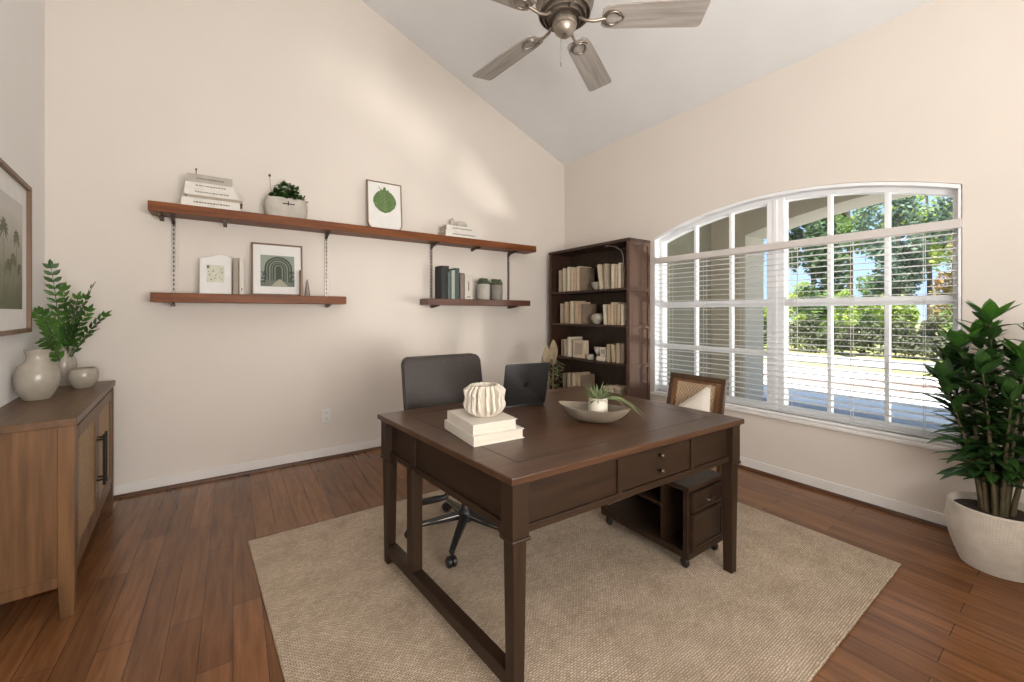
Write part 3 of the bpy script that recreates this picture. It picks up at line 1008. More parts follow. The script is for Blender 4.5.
# ------------------------------------------------------------------ things on the desk
def lying_book(name, label, w, d, h, loc, rotz, cover, group, pages=None, lines=0, spine='x'):
    """a closed book lying flat: spine on the -x side ('x') or the -y side ('y')"""
    t = thing(name, label, 'book', loc, rotz, group)
    ct = .0028
    m = MB()
    m.box(-w / 2, -d / 2, 0, w / 2, d / 2, ct, .0008)
    m.box(-w / 2, -d / 2, h - ct, w / 2, d / 2, h, .0008)
    if spine == 'x':
        m.box(-w / 2, -d / 2, ct, -w / 2 + ct, d / 2, h - ct)
    else:
        m.box(-w / 2 + .001, -d / 2 + .0015, ct, w / 2 - .001, -d / 2 + ct + .001, h - ct)
    m.build('cover', cover, t)
    m = MB()
    if spine == 'x':
        m.box(-w / 2 + ct, -d / 2 + .006, ct, w / 2 - .006, d / 2 - .006, h - ct)
    else:
        m.box(-w / 2 + .008, -d / 2 + ct, ct, w / 2 - .008, d / 2 - .005, h - ct)
    m.build('page_block', pages or M['pages'], t)
    if lines:
        m = MB()
        rnd = random.Random(lines)
        x = -w * .30
        while x < w * .32:
            ww = rnd.uniform(.006, .016)
            m.box(x, -d / 2 - .0008, h * .42, x + ww, -d / 2 + .002, h * .58)
            x += ww + .005
        m.build('spine_lettering', M['slot_ink'], t)
    return t
M['slot_ink'] = mat('grey_ink', (0.20, 0.17, 0.14), None, 10, 0.8)
lying_book('book', 'wide cream hardcover book, the lower of two on the desk', .236, .306, .040, (.902, 1.532, DH), R(-3.5), M['book_white'], 'cream books on the desk', spine='x')
lying_book('book', 'cream hardcover book under the ribbed vase, upper of two on the desk', .205, .280, .041, (.895, 1.536, DH + .040), R(-4.5), M['book_white'], 'cream books on the desk', spine='x')

# ribbed vase
VZ = DH + .081
VS = (1.05, 1.05, 1.12)
rv = tag(MB().lathe([(0, 0), (.052, 0), (.058, .006), (.064, .03), (.062, .06), (.060, .09), (.056, .110), (.056, .1165), (.051, .1165), (.049, .106), (.040, .03), (0, .012)], 48).build('ribbed_vase', M['ceramic'], smooth=50, loc=(.908, 1.528, VZ)),
         'squat cream ceramic vase with deep vertical fins, on the two desk books', 'vase')
rv.scale = VS
rnd = random.Random(5)
m = MB()
for k in range(19):
    a = 2 * PI * k / 19 + rnd.uniform(-.04, .04)
    j = rnd.uniform(-.006, .006)
    prof = [(.050, .004), (.070, .010), (.086, .026 + j), (.090 + rnd.uniform(-.002, .003), .036 + j), (.087, .046 + j), (.080, .062), (.080, .072), (.084, .084 + j), (.087 + rnd.uniform(-.003, .005), .092 + j), (.082, .099 + j), (.074, .105), (.066, .115), (.056, .119), (.052, .06)]
    Mx = Matrix.Rotation(a, 4, 'Z')
    m.prism(prof, -.0052, .0052, 'Y', .0030, Mx)
m.build('fins', M['ceramic'], rv, 50)

# laptop
lp = thing('laptop', 'open graphite laptop seen from behind its lid on the desk', 'laptop', (1.347, 1.84, DH), R(-9.7))
m = MB()
m.prism(rrect(-.136, -.002, .136, .20, .012), .002, .016, 'Z', .003)
m.build('base', M['laptop'], lp, 40)
Lx = Matrix.Translation((0, -.002, .012)) @ Matrix.Rotation(R(14), 4, 'X')
m = MB()
m.prism(rrect(-.136, 0, .136, .243, .010), -.004, .003, 'Y', .0015, Lx)
lid = m.build('lid', M['laptop'], lp, 40)
m = MB()
m.prism(rrect(-.130, .008, .130, .237, .006), .003, .0036, 'Y', 0, Lx)
m.build('screen', M['laptop_dark'], lid)
m = MB()
lg = [(.016 * math.cos(t * PI / 10) * (1 + .12 * math.sin(t * PI / 5 + .6)), .120 + .017 * math.sin(t * PI / 10) - (.004 if t == 5 else 0)) for t in range(20)]
m.prism(lg, -.0048, -.0038, 'Y', 0, Lx)
m.prism([(-.003, .139), (.004, .139), (.009, .149), (.003, .147)], -.0048, -.0038, 'Y', 0, Lx)
m.build('logo', M['laptop_dark'], lid)
m = MB()
for r_ in range(5):
    for c_ in range(12):
        m.box(-.115 + c_ * .0193, .085 + r_ * .0195, .016, -.115 + c_ * .0193 + .016, .085 + r_ * .0195 + .016, .0172)
m.build('keyboard', M['plastic'], lp)

# boat-shaped bowl
BL = thing('bowl', 'long pointed cream stoneware bowl on the desk holding a small potted plant', 'bowl', (1.436, 1.389, DH), R(-60.5))
m = MB()
nu, nv = 28, 12
def bowl_pt(u, v, inn):
    L_, W_, H_ = .182, .098, .070
    if inn:
        L_, W_ = L_ - .007, W_ - .006
    w = W_ * (1 - abs(u) ** 2.2) ** .85
    rim = H_ + .012 * abs(u) ** 2.5
    dep = (H_ - (.007 if inn else 0.0)) * (1 - abs(u) ** 3.2)
    z = rim - dep * (1 - abs(v) ** 2.6)
    if inn:
        z = z + .0005
    return Vector((u * L_, v * w, z))
for inn in (0, 1):
    g = [[m.bm.verts.new(bowl_pt(-1 + 2 * i / nu, -1 + 2 * j / nv, inn)) for j in range(nv + 1)] for i in range(nu + 1)]
    for i in range(nu):
        for j in range(nv):
            m.bm.faces.new((g[i][j], g[i + 1][j], g[i + 1][j + 1], g[i][j + 1]))
    if inn == 0:
        g0 = g
for i in range(nu):
    for j in (0, nv):
        m.bm.faces.new((g0[i][j], g0[i + 1][j], g[i + 1][j], g[i][j]))
bmesh.ops.remove_doubles(m.bm, verts=m.bm.verts[:], dist=1e-5)
m.build('bowl_shell', M['bowl'], BL, 60)
pz = DH + .012
pp = thing('small_planter', 'small round cream pot with a spiky air plant, inside the pointed bowl', 'potted plant', (1.447, 1.368, pz))
m = MB()
m.lathe([(0, 0), (.039, 0), (.043, .006), (.046, .05), (.045, .106), (.040, .108), (.039, .092), (0, .090)], 28)
m.build('pot', M['ceramic'], pp, 40)
m = MB()
rnd = random.Random(21)
for k in range(110):
    a = rnd.uniform(0, 2 * PI)
    el = rnd.uniform(.35, 1.45)
    L_ = rnd.uniform(.05, .10)
    d = Vector((math.cos(a) * math.cos(el), math.sin(a) * math.cos(el), math.sin(el)))
    m.leaf((.02 * math.cos(a), .02 * math.sin(a), .092), d, (0, 0, 1), L_, .0055, rnd.uniform(.15, .6), .3, 4)
m.build('leaves', M['leaf_air'], pp)
m = MB()
for k in range(6):
    a = R(-44 + 9 * (k - 2.5) + rnd.uniform(-3, 3))
    L_ = rnd.uniform(.12, .20)
    pts = []
    for i in range(7):
        t = i / 6
        rr = .03 + L_ * t
        pts.append((rr * math.cos(a), rr * math.sin(a), .100 + .02 * math.sin(PI * t * .9) - .075 * t * t))
    m.tube(pts, [.0018, .002, .002, .0018, .0014, .001, .0006], 5)
m.build('trailing_strands', M['leaf_air'], pp, 60)
rnd = random.Random(3)
for i, (u, v, s_, lab) in enumerate(((-.115, .005, .024, 'pale flat pebble at the left tip of the pointed bowl'), (-.075, -.018, .026, 'pale pebble beside the pot, left front in the pointed bowl'),
                                    (-.070, .025, .024, 'pale pebble beside the pot, left back in the pointed bowl'), (.095, .0, .024, 'grey-white pebble right of the pot in the pointed bowl'))):
    ca, sa = math.cos(R(-60.5)), math.sin(R(-60.5))
    zb = bowl_pt(u / .182, v / .085, 1).z
    m = MB()
    m.ball((0, 0, s_ * .45), (s_, s_ * .8, s_ * .45), 14)
    tag(m.build('pebble', M['ceramic'] if i < 3 else M['stone'], smooth=60, loc=(1.436 + u * ca - v * sa, 1.389 + u * sa + v * ca, DH + zb + .002), rotz=rnd.uniform(0, 3)), lab, 'pebble', 'pebbles in the bowl')

# ------------------------------------------------------------------ cane chair by the window
cc = thing('cane_chair', 'brown wooden chair with woven cane back between the desk and the window', 'chair', (2.62, 1.72, 0 + RZ), R(0))
cy = .215
for (sx, sy) in ((-1, -1), (-1, 1)):
    m = MB()
    m.hexa([(-.21, sy * .19 - .012, 0), (-.186, sy * .19 - .012, 0), (-.186, sy * .19 + .012, 0), (-.21, sy * .19 + .012, 0)],
           [(-.215, sy * .19 - .018, .43), (-.179, sy * .19 - .018, .43), (-.179, sy * .19 + .018, .43), (-.215, sy * .19 + .018, .43)], .003)
    m.build('leg', M['chair_wood'], cc)
for sy in (-1, 1):
    m = MB()
    yy = sy * .205
    m.hexa([(.20, yy - .014, 0), (.228, yy - .014, 0), (.228, yy + .014, 0), (.20, yy + .014, 0)],
           [(.165, yy - .017, .43), (.20, yy - .017, .43), (.20, yy + .017, .43), (.165, yy + .017, .43)], .003)
    m.hexa([(.165, yy - .017, .43), (.20, yy - .017, .43), (.20, yy + .017, .43), (.165, yy + .017, .43)],
           [(.252, yy - .015, .785), (.280, yy - .015, .785), (.280, yy + .015, .785), (.252, yy + .015, .785)], .003)
    m.build('rear_leg', M['chair_dark'], cc)
m = MB()
m.box(-.225, -.215, .405, -.19, .215, .45, .004)
m.box(.16, -.205, .405, .195, .205, .45, .004)
m.box(-.20, -.215, .405, .17, -.18, .45, .004)
m.box(-.20, .18, .405, .17, .215, .45, .004)
m.build('seat_frame', M['chair_wood'], cc)
m = MB()
m.box(-.20, -.19, .43, .17, .19, .442)
m.build('seat', M['chair_cane'], cc)
Bx = Matrix.Translation((.188, 0, .45)) @ Matrix.Rotation(R(13.5), 4, 'Y')
m = MB()
m.box(-.014, -.19, .055, .016, .19, .085, .003, Bx)
m.box(-.014, -.19, .085, .016, -.155, .335, .003, Bx)
m.box(-.014, .155, .085, .016, .19, .335, .003, Bx)
m.box(-.012, -.19, .318, .014, .19, .337, .003, Bx)
m.build('back_frame', M['chair_wood'], cc)
m = MB()
m.box(-.017, -.222, .337, .020, .222, .375, .005, Bx)
m.build('top_rail', M['chair_dark'], cc)
m = MB()
m.box(-.002, -.156, .084, .004, .156, .336, 0, Bx)
m.build('back_cane', M['chair_cane'], cc)
# triangular-looking cushion
m = MB()
cn = [Vector((2.735, 1.545, .475)), Vector((2.80, 1.567, .795)), Vector((2.775, 1.85, .565)), Vector((2.69, 1.80, .475))]
nn = 10
def cush(u, v):
    p = (cn[0] * (1 - u) + cn[3] * u) * (1 - v) + (cn[1] * (1 - u) + cn[2] * u) * v
    return p
nrm = (cn[2] - cn[0]).cross(cn[1] - cn[0]).normalized()
for sg in (-1, 1):
    g = []
    for i in range(nn + 1):
        row = []
        for j in range(nn + 1):
            u, v = i / nn, j / nn
            th = .040 * (16 * u * (1 - u) * v * (1 - v)) ** .45
            row.append(m.bm.verts.new(cush(u, v) + nrm * sg * th))
        g.append(row)
    for i in range(nn):
        for j in range(nn):
            m.bm.faces.new((g[i][j], g[i + 1][j], g[i + 1][j + 1], g[i][j + 1]))
bmesh.ops.remove_doubles(m.bm, verts=m.bm.verts[:], dist=1e-5)
for v in m.bm.verts:
    v.co -= Vector((2.70, 1.70, .47))
tag(m.build('cushion', M['linen'], smooth=60, loc=(2.70, 1.70, .47)), 'ivory linen cushion leaning on the cane chair back', 'cushion')

# ------------------------------------------------------------------ sideboard
sb_dir = Vector((-.098, 1.26)).normalized()
sb_rot = math.atan2(sb_dir.y, sb_dir.x) - PI / 2
SB = thing('sideboard', 'brown wooden sideboard with woven cane doors along the left wall', 'cabinet', (-.560, 2.493, 0), sb_rot)
# local: x towards the room is 0 at the front, y runs along the front (0 near, 1.27 far), depth is -x
SD, SL, SH = .325, 1.262, .85
m = MB()
m.box(-SD, 0, SH - .033, .008, SL, SH, .003)
m.build('top', M['side_top'], SB)
m = MB()
for y in (.008, SL - .058):
    for x0, fx in ((-.05, 1), (-SD + .005, 0)):
        m = MB()
        m.hexa([(x0 + .006 * fx, y + .003, 0), (x0 + .042 + .006 * fx, y + .003, 0), (x0 + .042 + .006 * fx, y + .042, 0), (x0 + .006 * fx, y + .042, 0)],
               [(x0, y, .16), (x0 + .05, y, .16), (x0 + .05, y + .05, .16), (x0, y + .05, .16)], .002)
        m.box(x0, y, .16, x0 + .05, y + .05, SH - .033, .002)
        m.build('leg', M['side_wood'], SB)
m = MB()
m.box(-SD + .05, .018, .18, -.05, .03, SH - .033)
m.box(-SD + .05, SL - .03, .18, -.05, SL - .018, SH - .033)
m.box(-SD + .05, .012, .135, -.05, .042, .18, .002)
m.box(-SD + .05, SL - .042, .135, -.05, SL - .012, .18, .002)
m.box(-SD + .01, .03, .18, -SD + .02, SL - .03, SH - .033)
m.box(-SD + .02, .03, .18, -.03, SL - .03, .20)
m.build('carcass', M['side_wood'], SB)
MB().box(-.045, .058, .150, -.008, SL - .058, .185, .002).build('bottom_rail', M['side_wood'], SB)
MB().box(-.045, .058, SH - .052, -.008, SL - .058, SH - .033, .002).build('top_rail', M['side_wood'], SB)
yd0, yd1 = .061, SL - .061
ym = (yd0 + yd1) / 2
for k, (a, b) in enumerate(((yd0, ym - .0015), (ym + .0015, yd1))):
    z0, z1 = .188, SH - .055
    m = MB()
    sw = .062
    m.box(-.026, a, z0, -.004, a + sw, z1, .002)
    m.box(-.026, b - sw, z0, -.004, b, z1, .002)
    m.box(-.026, a + sw, z0, -.004, b - sw, z0 + sw, .002)
    m.box(-.026, a + sw, z1 - sw, -.004, b - sw, z1, .002)
    d = m.build('door', M['side_wood'], SB)
    m = MB()
    m.box(-.020, a + sw - .004, z0 + sw - .004, -.010, b - sw + .004, z1 - sw + .004)
    m.build('cane_panel', M['cane'], d)
    yh = b - .03 if k == 0 else a + .03
    m = MB()
    m.box(.020, yh - .006, .36, .032, yh + .006, .64, .002)
    for z in (.39, .61):
        m.tube([(-.006, yh, z), (.024, yh, z)], .005, 8)
    m.build('handle', M['black'], d)
    yhinge = a if k == 0 else b
    for z in (.28, .72):
        MB().box(-.004, yhinge - .006, z - .022, .0, yhinge + .006, z + .022, .001).build('hinge', M['bronze'], d)

SZ = SH
v1 = tag(MB().lathe([(0, 0), (.046, 0), (.049, .004), (.058, .02), (.077, .065), (.082, .10), (.080, .135), (.068, .175), (.045, .20), (.040, .215), (.041, .235), (.047, .250), (.047, .258), (.040, .258), (.034, .235), (.033, .21), (.05, .16), (.05, .06), (0, .03)], 40)
         .build('vase', M['glaze'], smooth=50, loc=(-.842, 3.15, SZ)), 'large empty round-shouldered grey-cream vase on the sideboard', 'vase', 'grey-cream pottery on the sideboard')
v2 = tag(MB().lathe([(0, 0), (.036, 0), (.040, .006), (.052, .06), (.058, .12), (.055, .16), (.040, .195), (.034, .21), (.035, .225), (.042, .238), (.042, .245), (.036, .245), (.030, .225), (.028, .21), (.04, .16), (.04, .05), (0, .03)], 36)
         .build('vase', M['glaze'], smooth=50, loc=(-.868, 3.66, SZ)), 'grey-cream vase holding green leafy stems, behind the large vase on the sideboard', 'vase', 'grey-cream pottery on the sideboard')
pt = tag(MB().lathe([(0, 0), (.040, 0), (.044, .005), (.058, .03), (.066, .06), (.066, .085), (.060, .11), (.055, .116), (.050, .117), (.048, .108), (.054, .08), (.05, .03), (0, .02)], 36)
         .build('pottery_jar', M['glaze'], smooth=50, loc=(-.745, 3.49, SZ)), 'small round grey-cream jar with a brown rim at the sideboard front', 'jar', 'grey-cream pottery on the sideboard')
m = MB()
m.lathe([(.0485, .1165), (.051, .119), (.056, .117), (.0565, .114)], 36)
m.build('rim', M['glaze_dark'], pt, 50)

def frond(ms, ml, base, a, spread, L_, n, ls, droop, rnd):
    """arching stem with paired leaflets"""
    pts = []
    hd = Vector((math.cos(a), math.sin(a), 0))
    for i in range(n + 1):
        t = i / n
        pts.append(Vector(base) + hd * spread * (t ** 1.6) + Vector((0, 0, .95 * L_ * (t - droop * t * t))))
    ms.tube(pts, [.0040 - .0028 * i / n for i in range(n + 1)], 6)
    for i in range(int(n * .42), n + 1):
        p = pts[i]
        tg = (pts[min(i + 1, n)] - pts[i - 1]).normalized()
        sd = tg.cross(Vector((0, 0, 1)))
        if sd.length < .15:
            sd = Vector((-math.sin(a), math.cos(a), 0))
        sd.normalize()
        sd = Matrix.Rotation(rnd.uniform(R(25), R(55)), 3, tg) @ sd
        up = sd.cross(tg).normalized()
        f = 1.0 - .35 * abs(i / n - .6)
        for sg in (-1, 1):
            ml.leaf(p, (tg * .9 + sd * sg * 1.0 + up * .25), up, ls * f * rnd.uniform(.85, 1.15), ls * .44, .12, .15, 3)
    ml.leaf(pts[-1], tg, up, ls, ls * .42, .1, .15, 3)
zz_ = thing('zz_plant', 'leafy green zamioculcas stems standing in the rear vase on the sideboard', 'plant', (-.868, 3.66, SZ + .05))
ms, ml = MB(), MB()
rnd = random.Random(9)
# directions: the wall behind (+y) and at the left (-x) leave the stems leaning into the room
for a, sp, L_, n, dr_ in ((R(-115), .07, .72, 16, .02), (R(-20), .13, .62, 14, .06), (R(-5), .09, .54, 13, .05), (R(5), .165, .45, 13, .12), (R(-35), .17, .36, 12, .2),
                          (R(-105), .19, .52, 13, .2), (R(-60), .07, .52, 13, .1), (R(-125), .10, .46, 12, .1), (R(-95), .23, .36, 11, .3), (R(-50), .13, .46, 12, .1), (R(30), .10, .48, 12, .1), (R(-75), .10, .60, 14, .06), (R(10), .05, .54, 13, .05), (R(-28), .06, .50, 12, .05)):
    b0 = (.010 * math.cos(a), .010 * math.sin(a), .0)
    frond(ms, ml, b0, a, sp, L_, n, .058, dr_, rnd)
ms.build('stems', M['stem_green'], zz_, 60)
ml.build('leaflets', M['leaf_zz'], zz_)

# framed landscape print on the left wall
fw = Vector((KL, -1)).normalized()       # along the wall, towards the camera
wall_rot = math.atan2(fw.y, fw.x)
FY = 3.367
FP = thing('framed_print', 'large brown-framed print of misty palm trees hanging on the left wall', 'picture', (left_x(FY), FY, 1.195), wall_rot)
# local: +x along the wall towards the camera, +y out from the wall (into the room), z up
FWd, FHt = .96, .802
sgn = 1.0
m = MB()
fb = .022
for (x0, z0, x1, z1) in ((0, 0, FWd, fb), (0, FHt - fb, FWd, FHt), (0, fb, fb, FHt - fb), (FWd - fb, fb, FWd, FHt - fb)):
    m.box(x0, .002, z0, x1, .036, z1, .002)
m.build('frame', M['frame_brown'], FP)
m = MB()
m.box(fb, .004, fb, FWd - fb, .018, FHt - fb)
m.build('mat', M['mat_board'], FP)
px0, px1, pz0, pz1 = .115, FWd - .115, .125, FHt - .125
def grad_mat(name, stops, axis_len, axis=2):
    mm, nt, b = new_mat(name)
    tc = nt.nodes.new('ShaderNodeTexCoord')
    sp = nt.nodes.new('ShaderNodeSeparateXYZ')
    nz = nt.nodes.new('ShaderNodeTexNoise')
    nz.inputs['Scale'].default_value = 14
    nz.inputs['Detail'].default_value = 6
    ma = nt.nodes.new('ShaderNodeMath')
    ma.operation = 'MULTIPLY_ADD'
    ma.inputs[1].default_value = .14 * axis_len
    dv = nt.nodes.new('ShaderNodeMath')
    dv.operation = 'DIVIDE'
    dv.inputs[1].default_value = axis_len
    cr = nt.nodes.new('ShaderNodeValToRGB')
    while len(cr.color_ramp.elements) < len(stops):
        cr.color_ramp.elements.new(.5)
    for el, (p, c) in zip(cr.color_ramp.elements, stops):
        el.position = p
        el.color = c4(c)
    nt.links.new(tc.outputs['Object'], sp.inputs[0])
    nt.links.new(tc.outputs['Object'], nz.inputs['Vector'])
    nt.links.new(nz.outputs['Fac'], ma.inputs[0])
    nt.links.new(sp.outputs[axis], ma.inputs[2])
    nt.links.new(ma.outputs[0], dv.inputs[0])
    nt.links.new(dv.outputs[0], cr.inputs[0])
    nt.links.new(cr.outputs[0], b.inputs['Base Color'])
    b.inputs['Roughness'].default_value = .5
    return mm
M['palm_bg'] = grad_mat('misty_print', [(.10, (.085, .095, .045)), (.30, (.14, .145, .085)), (.50, (.30, .29, .23)), (.72, (.55, .53, .49)), (1.0, (.50, .52, .55))], .95)
M['palm_ink'] = mat('print_palm_green', (.115, .12, .065), (.19, .185, .115), 9, .6)
m = MB()
m.box(px0, .018, pz0, px1, .0195, pz1)
m.build('printed_scene', M['palm_bg'], FP)
m = MB()
rnd = random.Random(14)
for (xc, hz, w) in ((.23, .36, .07), (.17, .20, .06), (.29, .24, .07), (.45, .38, .08), (.60, .32, .08), (.74, .36, .08), (.38, .2, .07), (.55, .2, .07), (.70, .2, .07)):
    z0 = pz0
    zt_ = pz0 + hz
    m.prism([(xc - .003, z0), (xc + .003, z0), (xc + .002, zt_), (xc - .002, zt_)], .0195, .0200, 'Y')
    for k in range(11):
        a = R(-40 + 26 * k) + rnd.uniform(-.1, .1)
        ex, ez = xc + w * math.cos(a), zt_ + w * math.sin(a) * .9 - .015
        if ex < px0 or ex > px1 or ez > pz1 or ez < pz0:
            continue
        nx, nz_ = -math.sin(a) * .010, math.cos(a) * .010
        m.prism([(xc, zt_), ((xc + ex) / 2 + nx, (zt_ + ez) / 2 + nz_ + .01), (ex, ez), ((xc + ex) / 2 - nx, (zt_ + ez) / 2 - nz_ + .01)], .0196, .0201, 'Y')
m.build('palms', M['palm_ink'], FP)

# ------------------------------------------------------------------ wall shelves
SY0, SY1 = 3.712, YA - .004
def plank(name, label, x0, x1, z0, z1, material, group):
    cx_ = (x0 + x1) / 2
    m = MB()
    m.box(x0 - cx_, SY0 - YA, 0, x1 - cx_, -.012, z1 - z0, .003)
    o = tag(m.build(name, material, loc=(cx_, YA, z0)), label, 'shelf', group)
    return o
UZ, LZ = 2.078, 1.444
plank('wall_shelf', 'long reddish-brown upper wooden shelf on the wall', -.484, 2.905, 2.010, UZ, M['shelf'], 'wall shelves')
plank('wall_shelf', 'shorter reddish-brown lower shelf under the left end of the long shelf', -.471, .812, 1.378, LZ, M['shelf'], 'wall shelves')
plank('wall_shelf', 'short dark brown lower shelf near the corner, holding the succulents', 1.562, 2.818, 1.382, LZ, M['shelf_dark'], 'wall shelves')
ST = 'slotted shelf standards'
for x, zl, lab in ((-.364, 1.35, 'leftmost slotted steel shelf standard, left of the small botanical print'), (.686, 1.35, 'slotted steel shelf standard right of the framed arch print'),
                   (1.690, 1.352, 'slotted steel shelf standard left of the dark books'), (2.654, 1.352, 'slotted steel shelf standard right of the succulents, nearest the corner')):
    s_ = thing('shelf_standard', lab, 'bracket', (x, YA, zl), 0, ST)
    z1 = 2.006 - zl
    m = MB()
    m.box(-.013, -.012, 0, .013, 0, z1)
    m.build('channel', M['steel'], s_)
    m = MB()
    z = .12
    while z < z1 - .05:
        m.box(-.0045, -.0128, z, .0045, -.0118, z + .020)
        z += .034
    m.build('slots', M['slot'], s_)
    for zt_ in (1.378 if x < 1 else 1.382, 2.010):
        zb = zt_ - zl
        m = MB()
        m.prism([(-.012, zb - .001), (-.20, zb - .001), (-.20, zb - .010), (-.05, zb - .030), (-.012, zb - .048 if zb > .1 else zb - .026)], -.009, .009, 'X')
        m.build('bracket', M['bronze'], s_)
for x, lab in ((-.43, 'small dark bracket under the left end of the long shelf'), (-.05, 'small dark bracket under the long shelf below the book stack'), (2.17, 'small dark bracket under the long shelf near its right end')):
    m = MB()
    m.prism([(-.001, 0), (-.19, 0), (-.19, -.022), (-.15, -.026), (-.10, -.012), (-.001, -.03)], -.012, .012, 'X')
    tag(m.build('shelf_bracket', M['bronze'], loc=(x, YA, 2.0095)), lab, 'bracket', 'small brackets under the long shelf')

# stack of books on the upper shelf
BG = 'stacked books at the left of the long shelf'
cv_white = flat('paper_white_cover', (.76, .72, .66))
cv_grey = flat('warm_grey_cover', (.46, .42, .36))
z = UZ
cv_tan = flat('tan_grey_cover', (.40, .34, .26))
for (w, d, h, dx, cv, lab, ln) in ((.350, .20, .060, -.010, cv_white, 'thick white book at the bottom of the stack on the long shelf', 1),
                                  (.335, .185, .022, .014, cv_tan, 'thin tan book second from the bottom of the shelf stack', 0),
                                  (.315, .19, .050, -.012, cv_white, 'white book in the middle of the stack on the long shelf', 3),
                                  (.295, .185, .044, -.016, cv_white, 'white book second from the top of the shelf stack', 2),
                                  (.268, .18, .060, -.018, cv_grey, 'grey-beige book on top of the stack on the long shelf', 4)):
    lying_book('book', lab, w, d, h, (-.120 + dx, 3.82, z), 0, cv, BG, flat('grey_pages_%d' % ln, (.50, .46, .39)), ln, 'y')
    z += h
m = MB()
m.lathe([(0, 0), (.010, 0), (.010, .004), (.003, .008), (.003, .045), (.006, .05), (.006, .058), (0, .062)], 12)
tag(m.build('finial', M['bronze'], smooth=50, loc=(-.225, 3.80, z)), 'tiny dark metal finial standing on the shelf book stack', 'ornament')

# trough planter with herb
pl = thing('trough_planter', 'rounded sand-coloured trough planter with a bushy green herb on the long shelf', 'potted plant', (.362, 3.82, UZ))
m = MB()
out, inn_ = [], []
for zf, s_ in ((0, .84), (.03, .97), (.085, 1.0), (.135, .98), (.158, .93), (.160, .88)):
    out.append([(s_ * .158 * math.copysign(abs(math.cos(t)) ** .6, math.cos(t)), s_ * .085 * math.copysign(abs(math.sin(t)) ** .6, math.sin(t)), zf) for t in [2 * PI * i / 40 for i in range(40)]])
out.append([(p[0] * .94, p[1] * .92, .130) for p in out[-1]])
vr = [[m.bm.verts.new(p) for p in ring] for ring in out]
for a, b in zip(vr, vr[1:]):
    for i in range(40):
        m.bm.faces.new((a[i], a[(i + 1) % 40], b[(i + 1) % 40], b[i]))
m.bm.faces.new(vr[0][::-1])
m.bm.faces.new(vr[-1])
m.build('pot', M['planter'], pl, 50)
m = MB()
m.box(-.035, -.0865, .105, .055, -.080, .113, .001)
m.box(.004, -.0865, .095, .012, -.080, .130, .001)
m.build('emblem', M['slot'], pl)
m = MB()
rnd = random.Random(31)
for k in range(330):
    a = rnd.uniform(0, 2 * PI)
    rr = rnd.random() ** .5
    p = Vector((rr * math.cos(a) * .125 + .005, rr * math.sin(a) * .06, .145 + (1 - rr * rr) * .165 * rnd.uniform(.2, 1.0)))
    d = Vector((rnd.gauss(0, 1), rnd.gauss(0, 1) - .4, rnd.gauss(.2, .6))).normalized()
    m.leaf(p, d, (rnd.gauss(0, .4), -.5 + rnd.gauss(0, .3), 1), rnd.uniform(.034, .05), rnd.uniform(.032, .042), .2, .1, 3)
m.build('foliage', M['leaf_herb'], pl)
m = MB()
for (dx, h) in ((-.118, .33), (-.082, .26), (.13, .20), (-.06, .25), (.02, .26), (.07, .24)):
    m.tube([(dx * .8, 0, .13), (dx * .95, -.01, .13 + (h - .13) * .6), (dx, -.015, h)], .0016, 5)
for (dx, h, s_) in ((-.118, .336, .013), (.135, .205, .010)):
    m.ball((dx, -.015, h), (s_ * .7, s_ * .7, s_), 8)
m.build('stems', M['stem'], pl, 60)

# leaf picture leaning on the wall
lf = thing('framed_leaf', 'thin-framed picture of one green leaf with rounded lower corners on the long shelf', 'picture', (1.19, 3.842, UZ), 0, None, (R(-4.5), 0, 0))
lf.scale = (1.07, 1.0, 1.105)
oo = rrect(-.153, 0, .153, .425, .07, 8, (1, 1, 0, 0))
ii = rrect(-.145, .008, .145, .417, .063, 8, (1, 1, 0, 0))
m = MB()
for y0, y1 in ((-.012, .010),):
    nO = len(oo)
    va = [[m.bm.verts.new((p[0], y, p[1])) for p in pts] for pts, y in ((oo, y0), (ii, y0), (ii, y1), (oo, y1))]
    for q in range(4):
        a, b = va[q], va[(q + 1) % 4]
        for i in range(nO):
            m.bm.faces.new((a[i], a[(i + 1) % nO], b[(i + 1) % nO], b[i]))
m.build('frame', M['frame_gold'], lf)
m = MB()
m.prism(ii, -.004, .004, 'Y')
m.build('mat', M['mat_board'], lf)
M['leaf_print'] = leaf_mat('printed_leaf', (.075, .15, .04), (.13, .21, .07), .6, 18, 0)
m = MB()
half = [(0, .155), (.045, .170), (.085, .205), (.103, .25), (.098, .285), (.080, .315), (.060, .338), (.042, .345), (.030, .366), (.018, .352), (.006, .385)]
m.prism(half + [(-x, zz2) for x, zz2 in half[::-1] if x > 0], -.0065, -.0045, 'Y')
lfo = m.build('leaf', M['leaf_print'], lf)
m = MB()
m.prism([(-.002, .10 + .06), (.002, .16), (.001, .36), (-.001, .36)], -.0075, -.006, 'Y')
for k in range(5):
    z0 = .18 + k * .033
    for sg in (-1, 1):
        m.prism([(0, z0), (0, z0 + .003), (sg * (.082 - k * .010), z0 + .052), (sg * (.082 - k * .010), z0 + .0505)], -.0075, -.006, 'Y')
m.prism([(-.055, .382), (-.051, .384), (-.030, .352), (-.034, .350)], -.0065, -.0045, 'Y')
m.build('veins', flat('leaf_vein', (.22, .28, .12)), lfo)

